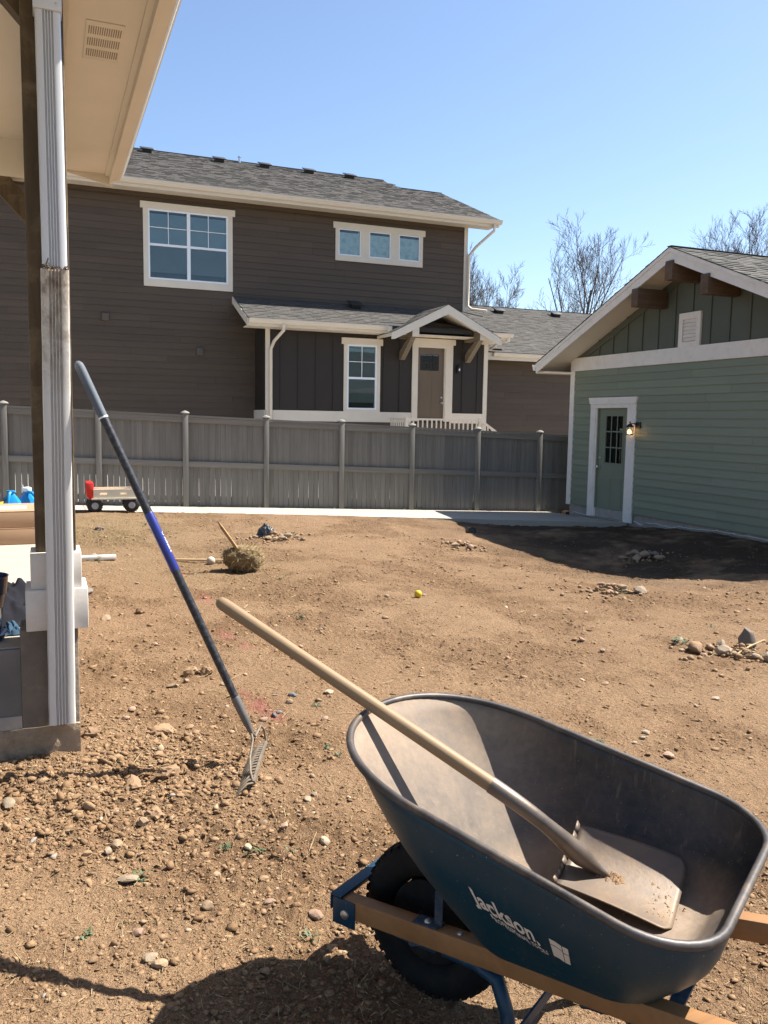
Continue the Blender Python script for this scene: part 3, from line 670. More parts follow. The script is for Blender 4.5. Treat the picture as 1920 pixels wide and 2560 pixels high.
mb.build('mortar_edge', m_mortar, gar)
# door
df = MB(); W4.box(df, dG[0], U(13.66), -1.81, .365, .001, .036); W4.box(df, U(12.69), dG[1], -1.81, .365, .001, .036); W4.box(df, U(13.66), U(12.69), .29, .365, .001, .036)
W4.box(df, U(13.66), U(13.63), -1.80, .29, -.11, .02); W4.box(df, U(12.72), U(12.69), -1.80, .29, -.11, .02); df = df.build('door_frame', m_white, gar)
P = [W4.p(u, z, .001) for u, z in ((dG[0] - .005, .3655), (dG[1] + .005, .3655), (dG[1] + .05, .49), (dG[0] - .05, .49))]
MB().prism(P, (-.055, 0, 0)).build('head_board', m_white, df)
gl = (U(13.42), U(12.89), -.755, .15)
dm = MB(); W4.sheath(dm, U(13.63), U(12.72), -1.785, .29, [gl], -.085, -.045)
W4.box(dm, U(13.45), U(13.20), -1.62, -1.05, -.0455, -.040); W4.box(dm, U(13.12), U(12.87), -1.62, -1.05, -.0455, -.040)
gd = dm.build('door', m_gdoor, gar)
gb = MB(); du = (gl[1] - gl[0]) / 3; dz = (gl[3] - gl[2]) / 3
for k in range(4):
    W4.box(gb, gl[0] + du * k - .011, gl[0] + du * k + .011, gl[2], gl[3], -.0445, -.036); W4.box(gb, gl[0], gl[1], gl[2] + dz * k - .011, gl[2] + dz * k + .011, -.0445, -.0365)
gb.build('glazing_bar', m_gdoor, gd)
for i in range(3):
    for j in range(3): W4.bar(gl[0] + du * i + .012, gl[0] + du * (i + 1) - .012, gl[2] + dz * j + .012, gl[2] + dz * (j + 1) - .012, -.066, -.061).build('pane', m_glass_dk, gd)
W4.bar(gl[0] - .01, gl[1] + .01, gl[2] - .01, gl[3] + .01, -.12, -.1).build('dark_interior', m_room, gd)
mb = MB(); c = W4.p(U(13.565), -.83, -.045)
mb.lathe(c, [(.032, 0), (.032, .014), (.013, .02), (.013, .045), (.030, .055), (.031, .075), (.015, .085)], (-1, 0, 0), 12); mb.beam(c + Vector((-.05, 0, 0)), c + Vector((-.05, .11, .01)), .018, .018)
mb.lathe(W4.p(U(13.565), -.66, -.045), [(.032, 0), (.030, .018), (.012, .024)], (-1, 0, 0), 12); mb.build('handle', m_steel, gd, smooth=40)
MB().box(9.80, 9.93, 12.71, 13.64, -1.84, -1.79).build('threshold', m_steel, gar)
# gable vent
vf = MB(); v0, v1 = U(11.45), U(10.95)
W4.box(vf, v0, v0 + .09, 1.275, 1.835, .001, .04); W4.box(vf, v1 - .09, v1, 1.275, 1.835, .001, .04); W4.box(vf, v0 + .09, v1 - .09, 1.275, 1.36, .001, .04); W4.box(vf, v0 + .09, v1 - .09, 1.73, 1.835, .001, .04)
vf = vf.build('gable_vent', m_white, gar)
W4.bar(v0 + .09, v1 - .09, 1.36, 1.73, .001, .006).build('vent_back', m_cream, vf)
for k in range(6):
    z = 1.375 + k * .06; V = [W4.p(u, zz, d) for u in (v0 + .1, v1 - .1) for zz, d in ((z, .034), (z + .008, .036), (z + .055, .012), (z + .047, .010))]
    MB().add(V, [(0, 1, 2, 3), (7, 6, 5, 4), (0, 4, 5, 1), (1, 5, 6, 2), (2, 6, 7, 3), (3, 7, 4, 0)]).build('louver', m_white, vf)
# garage roof
m_gsof = M('pale_cream_soffit', (.70, .64, .54), .6, .03, bump=.03)
pk = (9.3, 11.08, 2.80)
mb = MB(); mb.prism([(9.33, 14.95, 1.05), (9.33, 14.95, 1.175), (9.33, 11.08, 2.80), (9.33, 7.21, 1.175), (9.33, 7.21, 1.05), (9.33, 11.08, 2.675)], (8.3, 0, 0)); roof4 = mb.build('roof', m_gsof, gar)
LG = sqrt(1 + .42 ** 2)
for sgn in (1, -1): shingle_roof(roof4, (9.27, 11.08 + sgn * 3.90, 1.168), (1, 0, 0), (0, -sgn, .42), 8.4, 3.9 * LG, mat=m_shingle_g, seed=30 + sgn)
MB().beam((9.27, 11.08, 2.818), (17.6, 11.08, 2.818), .10, .012).build('ridge_cap', m_ridge, roof4)
for sgn in (1, -1):
    ye = 11.08 + sgn * 3.87
    MB().prism([(9.295, 11.08, 2.80), (9.295, ye, 1.175), (9.295, ye, 1.0), (9.295, 11.08, 2.59)], (.034, 0, 0)).build('rake_board', m_white, gar)
    MB().prism([(9.278, 11.08, 2.80), (9.278, ye, 1.175), (9.278, ye, 1.12), (9.278, 11.08, 2.735)], (.016, 0, 0)).build('drip_board', m_white, gar)
    MB().box(9.33, 17.6, ye - .001 if sgn > 0 else ye - .03, ye + .03 if sgn > 0 else ye + .001, .99, 1.17).build('fascia', m_white, gar)
gutter(gar, (9.30, 14.982, 1.05), (17.6, 14.982, 1.05), (0, 1, 0), .12, mat=m_white)
mb = MB(); mb.box(9.335, 17, 14.53, 14.94, 1.005, 1.02); mb.build('soffit', m_cream, gar)
for y, z0 in ((11.87, 1.965), (11.06, 2.29), (10.25, 1.965)):
    MB().box(9.26, 9.899, y - .085, y + .085, z0, z0 + .30).build('lookout_beam', m_beam, gar, bevel=.006)

# lit lantern by the garage door
m_bulb = NT('lit_filament_bulb'); m_bulb.b.inputs['Emission Color'].default_value = (1, .55, .16, 1); m_bulb.b.inputs['Emission Strength'].default_value = 4; m_bulb.b.inputs['Base Color'].default_value = (1, .7, .3, 1)
lan = thing('wall_lantern', (9.88, 12.40, -.18), 'small black lantern glowing warm on the green wall right of the door', 'wall lamp')
MB().box(9.858, 9.882, 12.315, 12.445, -.08, .03).build('back_plate', m_black, lan, bevel=.004)
cx, cy = 9.75, 12.46
mb = MB(); mb.tube([(9.86, 12.40, -.02), (9.82, 12.42, .005), (cx, cy, .0)], .011, 6); mb.lathe((cx, cy, -.06), [(.085, 0), (.075, .012), (.035, .05), (.012, .06), (.012, .085), (.018, .095), (.004, .105)], n=6); mb.build('hood', m_black, lan)
mb = MB()
for k in range(6):
    a = pi / 3 * k + .2; b = pi / 3 * (k + 1) + .2; p = Vector((cx + .062 * cos(a), cy + .062 * sin(a), 0)); q = Vector((cx + .062 * cos(b), cy + .062 * sin(b), 0))
    mb.tube([p + Vector((0, 0, -.19)), p + Vector((0, 0, -.06))], .006, 5); mb.tube([p + Vector((0, 0, -.19)), q + Vector((0, 0, -.19))], .007, 5); mb.tube([p + Vector((0, 0, -.125)), q + Vector((0, 0, -.125))], .003, 4)
mb.lathe((cx, cy, -.20), [(.06, 0), (.06, .012), (.02, .014)], n=6); mb.build('cage', m_black, lan)
for a in (0, 2.1, 4.2):
    mb = MB(); mb.lathe((cx + .024 * cos(a), cy + .024 * sin(a), -.18), [(.008, 0), (.013, .02), (.012, .05), (.002, .075)], n=8); mb.build('bulb', m_bulb.m, lan, smooth=60)
ll = bpy.data.lights.new('lantern_light', 'POINT'); ll.energy = .45; ll.color = (1, .6, .25); ll.shadow_soft_size = .03
lo = bpy.data.objects.new('lantern_light', ll); COL.objects.link(lo); lo.parent = lan; lo.location = (cx - 9.88, cy - 12.40, -.135 + .18)

# ================================================================== fence
fen = thing('wooden_fence', (4.5, 15.3, -1.65), 'long grey stained board fence stepping down along the back of the yard', 'fence')
fz = lambda x: -1.517 - .0372 * x
PXS = [-.645 + 1.4725 * k for k in range(-4, 9)]; r = random.Random(17)
for x in PXS:
    b = fz(x)
    p = MB().box(x - .048, x + .048, 15.245, 15.335, b - .25, b + 1.66).build('post', m_fence, fen, bevel=.005)
    mb = MB(); mb.lathe((x, 15.29, b + 1.66), [(.062 * 1.2, 0), (.066 * 1.25, .012), (.058 * 1.2, .03), (.03, .048), (.004, .056)], n=12); mb.build('post_cap', m_fencerail, p, smooth=50)
for a, c in zip(PXS, PXS[1:]):
    x0, x1 = a + .048, c - .048; z0, z1 = fz(x0), fz(x1)
    def rail(lo, hi, y0, y1, nm='rail', e0=0, e1=0):
        MB().add([(x0, y0, z0 + lo), (x1, y0, z1 + lo), (x1, y1, z1 + lo), (x0, y1, z0 + lo), (x0, y0, z0 + hi + e0), (x1, y0, z1 + hi + e1), (x1, y1, z1 + hi + e1), (x0, y1, z0 + hi + e0)],
                 [(3, 2, 1, 0), (4, 5, 6, 7), (0, 1, 5, 4), (1, 2, 6, 5), (2, 3, 7, 6), (3, 0, 4, 7)]).build(nm, m_fencerail, fen)
    rail(1.505, 1.60, 15.275, 15.313); rail(1.603, 1.64, 15.255, 15.345, 'cap_rail'); rail(.715, .815, 15.268, 15.313)
    rail(.10, .19, 15.335, 15.37, 'back_rail')
    n = 14; wd = (x1 - x0) / n
    for k in range(n):
        xa = x0 + wd * k; xb = xa + wd; gp = r.choice((.001, .0015, .002, .002, .003)); lo = gp + (r.choice((.001, .003, .004, .006, .008)) if x0 < 7.3 else .001 * r.random())
        zz = fz(xa) + r.uniform(.015, .035); zt = fz(xa) + 1.595; j = r.uniform(-.002, .002); y0, y1 = 15.316 + j, 15.333 + j
        zm = fz(xa) + .9
        V = [(x, y, z) for z, l in ((zz, lo), (zm, gp), (zt, gp)) for x, y in ((xa, y0), (xb - l, y0), (xb - l, y1), (xa, y1))]
        MB().add(V, [(3, 2, 1, 0), (8, 9, 10, 11)] + [(4 * q + i, 4 * q + (i + 1) % 4, 4 * q + 4 + (i + 1) % 4, 4 * q + 4 + i) for q in (0, 1) for i in range(4)]).build('picket', m_fence, fen)

# ================================================================== own porch, left
m_patio = M('pale_patio_concrete', (0.342, 0.293, 0.232), .85, .06, 1.5, bump=.15, bs=60, dirt=(0.350, 0.296, 0.228), dirt_amt=.25, dirt_ns=3)  # the patio's own even pale concrete colour
pat = thing('patio', (-2, 7, -1.3), None, None); tag(pat, kind='structure')
for ya, yb in ((3.765, 6.2), (6.206, 8.9)): MB().box(-4.5, -.03 if yb > 6.3 else -.126, ya, yb, -1.26, -.972).build('slab', m_patio, pat)
MB().box(-.126, -.03, 3.94, 6.2, -1.26, -.972).build('slab', m_patio, pat)
MB().box(-4.5, -.1255, 3.742, 3.7648, -1.2615, -.976).build('slab_face', M('painted_shade_slab_face', (.135, .125, .115), .9, .2, 4, bump=.4, bs=40, bd=.006), pat)  # darker skin on the slab front, its shade put into the colour
fnd = MB().box(-4.5, -.1255, 3.735, 3.93, -2.0, -1.262); fnd.build('foundation', m_found, pat)
por = thing('porch', (0, 5.8, -1.4), 'cream porch eave on a brown timber post with white block base at far left', 'porch')
pier = MB().box(-.125, .104, 3.735, 3.935, -2.0, -.894).build('pier', m_pier, por, bevel=.006)
# rough footing below the ledge where the form was pulled off
mb = MB(); nx_, nz_ = 84, 44; V = []
for k in range(nz_ + 1):
    for i in range(nx_ + 1):
        x = -.62 + .7235 * i / nx_; z = -1.318 - .012 * mnoise.noise(Vector((x * 9, 2, 0))) * (1 if k == 0 else 0) - .46 * k / nz_; p = Vector((x * 7, z * 9, 1.7)); e = min(1, (.1035 - x) / .03)
        y = 3.728 - .006 * min(k, 3) / 3 + (.010 * mnoise.fractal(p, .8, 2.2, 4) + .012 * max(0, mnoise.noise(p * .8 + Vector((5, 0, 0))) - .15)) * min(1, k / 3) * max(0, e)
        V.append((x, y, z))
F = [(k * (nx_ + 1) + i, k * (nx_ + 1) + i + 1, (k + 1) * (nx_ + 1) + i + 1, (k + 1) * (nx_ + 1) + i) for k in range(nz_) for i in range(nx_)]
o_ = len(V); V += [(v[0], 3.7355, v[2] + .004) for v in V[:nx_ + 1]]; F += [(i, i + 1, o_ + i + 1, o_ + i) for i in range(nx_)]
mb.add(V, F); mb.build('rough_footing', M('painted_sun_tan_footing', (.33, .24, .155), .9, .3, 6, bump=.7, bs=45, bd=.01, dirt=(.11, .085, .06), dirt_amt=.7, dirt_ns=5), por, smooth=50)  # tan lightened for grazing sun and bounce, painted in; dirt spots over it
MB().box(-.098, .146, 3.695, 3.945, -.894, -.722).build('base_block', m_block, por, bevel=.004)
MB().box(-.076, .124, 3.715, 3.925, -.722, -.572).build('base_block', m_block, por, bevel=.004)
def post(x, y, z0, z1):
    p = MB().box(x - .080, x + .080, y - .08, y + .08, z0, z1).build('post', m_post, por, bevel=.006); return p
post(.025, 3.835, -.572, 2.02); post(.03, 8.05, -.97, 2.02)
for y in (3.86, 8.05):
    MB().prism([(-.055, y - .045, 1.565), (-.055, y - .045, 1.80), (-.42, y - .045, 2.20), (-.65, y - .045, 2.20)], (0, .09, 0)).build('knee_brace', m_post, por)
MB().box(-.055, .105, .6, 8.13, 2.02, 2.24).build('beam', m_post, por)
MB().box(.106, .165, .6, 8.4, 2.215, 2.25).build('frieze_board', m_soffit, por)
MB().box(-5, -.056, 8.0, 8.12, 1.99, 2.30).build('end_beam', m_soffit, por)
MB().box(-5, -.056, .6, 8.6, 2.30, 2.32).build('ceiling', m_soffit, por)
MB().box(.1655, .61, .6, 8.62, 2.262, 2.28).build('soffit', m_soffit, por)
MB().box(.612, .64, .6, 8.62, 2.18, 2.42).build('fascia', m_soffit, por)
MB().box(.575, .612, .6, 8.62, 2.245, 2.2615).build('soffit_mould', m_soffit, por)
MB().prism([(.642, 8.622, 2.16), (.642, 8.622, 2.36), (.1, 8.622, 2.58), (-.2, 8.622, 2.70), (-.2, 8.622, 2.40), (.1, 8.622, 2.28)], (0, .03, 0)).build('rake_board', m_soffit, por)
gutter(por, (.641, .6, 2.20), (.641, 8.60, 2.20), (1, 0, 0), .115, mat=m_soffit)
MB().prism([(.75, .5, 2.35), (.75, .5, 2.42), (-6, .5, 5.2), (-6, .5, 5.13)], (0, 8.15, 0)).build('roof', m_underlay, por)
vp = MB().box(.275, .49, 5.38, 5.94, 2.255, 2.2615).build('soffit_vent', m_soffit, por, bevel=.002)
m_slot = M('vent_slot_gap', (.28, .235, .175), .9, .1)
for row in range(3):
    for k in range(15):
        x = .292 + k * .0127; y = 5.44 + row * .165
        MB().prism([(x, y, 2.2535), (x + .006, y, 2.2535), (x + .006, y + .11, 2.2535), (x, y + .11, 2.2535)], (0, 0, .0012)).build('slot', m_slot, vp)

# downspout fixed to the post: slim upper pipe slipped into a dirty lower sleeve
m_dsu = M('white_downspout', (0.581, 0.598, 0.625), .3, .02, 3, bump=0)
def sleeve_mat():
    t = NT('muddy_white_downspout'); v = t.coord((1, 1, .8), False)
    tc = t.n('ShaderNodeTexCoord'); sp = t.n('ShaderNodeSeparateXYZ'); t.l(tc.outputs['Object'], sp.inputs[0])
    z = sp.outputs[2]                                  # height above the pipe's own base
    a = t.ramp(t.noise(v, 22, 6, .75, .6), [(.40, (0, 0, 0)), (.62, (1, 1, 1))])
    k = t.n('ShaderNodeMapRange'); k.inputs[1].default_value = 1.36; k.inputs[2].default_value = 1.80; t.l(z, k.inputs[0])
    f = t.math('MULTIPLY', a, t.math('POWER', k.outputs[0], .7))
    c = t.mix(t.math('MULTIPLY', k.outputs[0], .6), (0.546, 0.528, 0.493), (0.440, 0.361, 0.264)); c = t.mix(f, c, (.20, .14, .085))
    s = t.ramp(t.noise(v, 300, 3, .7), [(.60, (0, 0, 0)), (.72, (1, 1, 1))]); c = t.mix(t.math('MULTIPLY', s, .45), c, (.35, .31, .27))
    t.l(c, t.b.inputs['Base Color']); t.b.inputs['Roughness'].default_value = .42; t.l(t.bump(t.math('ADD', f, s), .3, .002), t.b.inputs['Normal']); return t.m
def rib_pipe(xc, yf, wd, dp, z0, z1, lean=0, wob=0, seed=0):
    """rectangular downspout with rounded corners and raised ribs on the front"""
    pr = []; hw = wd / 2; c = .016; n = 6
    for i in range(n + 1):
        x = -hw + c + (wd - 2 * c) * i / n
        pr += [(x, 0)]
        if i < n and 0 < i < n - 0:
            s_ = (wd - 2 * c) / n; pr += [(x + s_ * .15, 0), (x + s_ * .30, .010), (x + s_ * .72, .010), (x + s_ * .88, 0)] if i < n - 1 else []
    prof = [(-hw, c), (-hw + c * .3, c * .3)] + pr + [(hw - c * .3, c * .3), (hw, c), (hw, dp - c), (hw - c, dp), (-hw + c, dp), (-hw, dp - c)]
    rr = random.Random(seed); mb = MB(); N = 40; V = []
    for k in range(N + 1):
        z = z0 + (z1 - z0) * k / N; dx = lean * (k / N) + rr.uniform(-wob, wob)
        V += [(xc + dx + p, yf + q, z) for p, q in prof]
    n = len(prof); F = [(k * n + i, k * n + (i + 1) % n, (k + 1) * n + (i + 1) % n, (k + 1) * n + i) for k in range(N) for i in range(n)]
    mb.add(V, F); return mb
dsp = thing('downspout', (.03, 3.68, -1.29), 'ribbed white rain downspout with a mud-stained lower sleeve strapped to the porch post', 'downspout')
rib_pipe(.031, 3.650, .106, .082, -1.29, .575, .017, .0006, 2).build('lower_sleeve', sleeve_mat(), dsp, smooth=28)
rib_pipe(.049, 3.662, .094, .072, .40, 2.22, -.004, 0, 1).build('upper_pipe', m_dsu, dsp, smooth=28)
bd = MB().box(-.006, .098, 3.654, 3.745, 1.545, 1.60); bd = bd.build('strap', m_dsu, dsp, bevel=.003)
mb = MB(); mb.lathe((.078, 3.654, 1.57), [(.006, 0), (.005, .002), (.002, .003)], (0, -1, 0), 8); mb.build('screw', m_steel, bd)
m_mud = M('dried_mud_and_twigs', (.13, .095, .06), .95, .3, 30, bump=.5, bs=150)
mb = MB(); r = random.Random(8)
for q in range(26):
    x = r.uniform(-.005, .09); z = .575 + r.uniform(-.004, .004); mb.beam((x, 3.652 - r.random() * .004, z), (x + r.uniform(-.012, .012), 3.65 - r.random() * .012, z + r.uniform(0, .018)), .004, .003)
mb.beam((.012, 3.652, .577), (.026, 3.642, .613), .004, .004); mb.beam((.02, 3.65, .576), (.004, 3.645, .590), .003, .003)
mb.build('twig_mess', m_mud, dsp)

# things on the patio
m_card = M('brown_cardboard', (0.350, 0.217, 0.125), .8, .05, 2, bump=.05)
def carton(z0, z1, loc, rot, label, lab):
    t = thing('cardboard_box', (loc[0], loc[1], z0), label, 'box', 'stacked cardboard boxes on the patio', rot)
    h = z1 - z0; B = lambda *a: MB().box(*a[:4], a[4] + z0, a[5] + z0)
    mb = MB(); mb.box(loc[0] - 1.0, loc[0], loc[1], loc[1] + .62, z0, z0 + h - .004); mb.build('body', m_card, t, bevel=.004)
    for y0, y1 in ((0, .308), (.312, .62)): MB().box(loc[0] - .998, loc[0] - .002, loc[1] + y0, loc[1] + y1, z1 - .0035, z1).build('flap', m_card, t)
    if lab: MB().box(loc[0] - .36, loc[0] - .13, loc[1] + .16, loc[1] + .40, z1 + .0003, z1 + .001).build('paper_label', m_white, t)
carton(-.97, -.848, (-.02, 6.80), R(-9), 'flat brown cardboard box lying underneath the other on the patio', False)
carton(-.846, -.722, (-.03, 6.82), R(-9), 'flat brown cardboard box with paper label stacked on top of the other', True)
m_blue = M('bright_blue_plastic', (.012, .235, .55), .3, .05, 2, bump=0, coat=.3); m_cap = M('white_plastic', (.75, .78, .82), .4, .02)
def jug(x, y, label, cap, hang, sc_=1):
    z = -.972; t = thing('blue_jug', (x, y, z), label, 'jug', 'blue plastic jugs behind the boxes')
    mb = MB(); mb.lathe((x, y, z), [(.075, 0), (.085, .01), (.088, .16), (.084, .19), (.062, .245), (.030, .295), (.026, .30), (.026, .322)], n=8, squash=(1.15, .8)); mb.build('body', m_blue, t, smooth=30, bevel=0)
    if cap: mb = MB(); mb.lathe((x, y, z + .318), [(.034, 0), (.036, .006), (.034, .03), (.02, .036)], n=16); mb.beam((x - .03, y, z + .33), (x - .036, y, z + .372), .012, .012); mb.build('cap', m_cap, t, smooth=40)
    else: mb = MB(); mb.lathe((x, y, z + .318), [(.036, 0), (.036, .012), (.01, .014)], n=14); mb.build('cap', m_blue, t, smooth=40)
    mb = MB(); hx = hang; mb.tube([(x + hx * .1, y - .06, z + .16), (x + hx * .115, y - .085, z + .23), (x + hx * .04, y - .05, z + .31), (x, y - .02, z + .318)], .014, 8); mb.build('handle', m_blue, t, smooth=50)
jug(-.292, 7.75, 'blue plastic jug with handle facing out, left of the white-capped one', False, -.2)
jug(-.165, 7.80, 'blue plastic jug with a white screw cap behind the cardboard boxes', True, .9)
bt = thing('dark_bottle', (-.40, 7.7, -.972), 'black bottle with yellow and green band at the left photo edge beside blue jug', 'bottle')
mb = MB(); mb.lathe((-.40, 7.7, -.972), [(.05, 0), (.055, .01), (.055, .27), (.04, .31), (.03, .33), (.03, .345)], n=16); mb.build('body', m_black, bt, smooth=40)
mb = MB(); mb.lathe((-.40, 7.7, -.972), [(.0556, .225), (.0556, .245)], n=16); mb.build('yellow_band', M('yellow_label', (.75, .5, .03), .5), bt, smooth=40)
mb = MB(); mb.lathe((-.40, 7.7, -.972), [(.0556, .14), (.0556, .215)], n=16); mb.build('green_band', M('green_label', (.06, .25, .05), .5), bt, smooth=40)
# dark jacket heap: draped cloth grid
def cloth(name, cx, cy, z, wx, wy, h, seed, mat, label, cat):
    n = 46; V = []; F = []
    for j in range(n + 1):
        for i in range(n + 1):
            u = i / n * 2 - 1; v = j / n * 2 - 1; d = sqrt(u * u + v * v); k = max(0, 1 - d ** 2.2)
            p = Vector((u * 1.5, v * 1.5, seed)); f = mnoise.fractal(p, .8, 2.1, 4) ; rdg = abs(mnoise.noise(p * 1.3 + Vector((f * .8, 0, 3))))
            V.append((cx + wx * u * (1 + .12 * f), cy + wy * v * (1 + .12 * mnoise.noise(p + Vector((4, 4, 4)))), z + .006 + k ** .7 * h * (.75 + .35 * f) + max(0, k) ** .4 * .04 * (rdg - .1) * min(1, k * 5)))
    F = [(j * (n + 1) + i, j * (n + 1) + i + 1, (j + 1) * (n + 1) + i + 1, (j + 1) * (n + 1) + i) for j in range(n) for i in range(n)]
    mb = MB(); mb.add(V, F); return solo(mb, name, mat, label, cat, smooth=60)
m_jacket = M('charcoal_fabric', (.016, .016, .020), .95, .2, 6, bump=.1, bs=300, spec=.05)
m_jean = M('faded_blue_lining', (.035, .065, .10), .95, .2, 6, bump=.1, bs=300, spec=.05)
cloth('jacket', -.24, 4.40, -.972, .20, .28, .20, 2.0, m_jacket, 'crumpled charcoal jacket heaped on the patio left of the white post base', 'jacket')
cloth('blue_cloth', -.165, 4.02, -.972, .045, .06, .035, 5.0, m_jean, 'faded blue cloth peeking out between dark pot and pier', 'cloth')
m_pot = M('navy_glazed_pot', (.008, .016, .045), .18, .1, 3, bump=0, coat=.5)
pt = thing('flower_pot', (-.285, 3.93, -.972), 'glossy navy flower pot on a saucer cut off at the left photo edge', 'pot')
mb = MB(); mb.lathe((-.285, 3.93, -.972), [(.075, .02), (.08, .025), (.098, .20), (.102, .205), (.108, .205), (.116, .275), (.118, .28), (.112, .28), (.104, .215), (.085, .10), (.02, .09)], n=32); mb.build('pot', m_pot, pt, smooth=40)
mb = MB(); mb.lathe((-.285, 3.93, -.972), [(.08, 0), (.09, .002), (.112, .032), (.108, .033), (.085, .01), (.01, .008)], n=32); mb.build('saucer', m_pot, pt, smooth=40)
mb = MB(); z = gz(.4, 8.9); mb.obox((.32, 8.92, z + .022), (.31, .01, -.002), (0, .045, 0), (0, 0, .02)); solo(mb, 'white_board', m_white, 'short white painted board lying on dirt just right of the post base', 'board', bevel=.003)

# ================================================================== garden rake leaning on the post
m_shaft = M('black_fibreglass', (0.014, 0.014, 0.017), .38, .2, 8, (1, 1, 1), .1, 150, .001, dirt=(0.152, 0.137, 0.122), dirt_amt=.35, dirt_ns=60)
m_grip = M('grey_rubber_grip', (0.087, 0.103, 0.125), .7, .06, 6, bump=.1, bs=200); m_rblue = M('blue_plastic_sleeve', (0.019, 0.027, 0.182), .3, .05, 4, bump=0, coat=.2)
m_ferr = M('grey_ferrule', (0.106, 0.103, 0.099), .5, .15, 9, metal=.3, dirt=(0.213, 0.152, 0.099), dirt_amt=.4)
m_iron = M('muddy_iron', (0.152, 0.125, 0.095), .7, .25, 20, metal=.3, dirt=(0.274, 0.205, 0.137), dirt_amt=.7, dirt_ns=25)
rk = thing('garden_rake', (.77, 3.3, gz(.77, 3.3)), 'long black and blue handled garden rake leaning against the porch post', 'rake')
T = Vector((.126, 3.70, .216)); Fp = Vector((.768, 3.35, -1.317)); ax = Fp - T
P = lambda t: T + ax * t
mb = MB(); mb.tube([P(-.002), P(.001), P(.006), P(.014), P(.03), P(.07), P(.144)], [.006, .012, .0175, .0195, .020, .0195, .0185], 16); mb.build('grip', m_grip, rk, smooth=50)
mb = MB(); mb.tube([P(.144), P(.148)], .0192, 16); mb.build('ring', m_cap, rk, smooth=50)
mb = MB(); mb.tube([P(.148), P(.5), P(.9)], [.0180, .0178, .0165], 16); mb.build('shaft', m_shaft, rk, smooth=50)
slv = MB(); slv.tube([P(.40), P(.402), P(.553), P(.555)], [.0186, .0196, .0193, .0184], 20); slv = slv.build('sleeve', m_rblue, rk, smooth=50)
mb = MB(); mb.tube([P(.897), P(.905), P(.97), P(.985), P(1.0)], [.0175, .0195, .0165, .012, .010], 14); mb.build('ferrule', m_ferr, rk, smooth=50)
def text_mesh(body, size, bold=0.0, res=3):
    cu = bpy.data.curves.new('lettering', 'FONT'); cu.body = body; cu.size = size; cu.offset = bold; cu.resolution_u = res
    o = bpy.data.objects.new('lettering', cu); COL.objects.link(o); dg = bpy.context.evaluated_depsgraph_get()
    me = bpy.data.meshes.new_from_object(o.evaluated_get(dg)); V = [tuple(v.co) for v in me.vertices]; F = [tuple(p.vertices) for p in me.polygons]
    bpy.data.objects.remove(o); bpy.data.curves.remove(cu); bpy.data.meshes.remove(me); return V, F
m_print = M('white_print', (0.570, 0.578, 0.608), .5, .05, bump=0)
def wrap(V, F, t0, ang0, rad, parent, flip=1):      # print laid round the sleeve, reading down its length
    d = ax.normalized(); a = d.cross(Vector((0, 0, 1))).normalized(); b = d.cross(a); mb = MB(); W = []
    for x, y, _ in V:
        q = ang0 - y / rad; W.append(P(t0) + d * x + rad * (cos(q) * a + sin(q) * b))
    mb.add(W, F); mb.build('lettering', m_print, parent)
dd = ax.normalized(); a_ = dd.cross(Vector((0, 0, 1))).normalized(); b_ = dd.cross(a_)
tow = Vector((.72, -.68, .1)); ANG = math.atan2(tow.dot(b_), tow.dot(a_))
V, F = text_mesh('Kobalt', .026, .0006); wrap(V, F, .467, ANG, .0204, slv)
mb = MB(); ring = [(.0085 * cos(2 * pi * k / 20), .0085 * sin(2 * pi * k / 20)) for k in range(20)]; ri = [(.0062 * cos(2 * pi * k / 20), .0062 * sin(2 * pi * k / 20)) for k in range(20)]
wrap([(x, y + .007, 0) for x, y in ring + ri], [(k, (k + 1) % 20, 20 + (k + 1) % 20, 20 + k) for k in range(20)], .459, ANG, .0204, slv)
A = Vector((.859, 3.478, gz(.859, 3.478) + .055)); B = Vector((.710, 3.078, gz(.71, 3.078) + .04))
mb = MB(); mb.tube([Fp - ax * .01, (.79, 3.392, -1.345), (.831, 3.464, -1.328), (.850, 3.482, -1.352), A], [.006, .0055, .005, .005, .005], 8); mb.tube([Fp - ax * .01, (.765, 3.329, -1.333), (.735, 3.25, -1.372), (.712, 3.14, -1.387), B], [.006, .0055, .005, .005, .005], 8); mb.build('bow', m_iron, rk, smooth=50)
mb = MB(); mb.tube([A, A.lerp(B, .5) + Vector((0, 0, .012)), B], .0075, 6, flat=1.5); mb.build('head_bar', m_iron, rk, smooth=50)
for k in range(16):
    p = A.lerp(B, (k + .1) / 15.2) + Vector((0, 0, .012 * (1 - (2 * k / 15 - 1) ** 2)))
    mb = MB(); mb.tube([p, p + Vector((-.028, -.012, .004)), p + Vector((-.062, -.024, -.018)), p + Vector((-.082, -.028, -.046))], [.0042, .0040, .0034, .0022], 6); mb.build('tine', m_iron, rk, smooth=50)

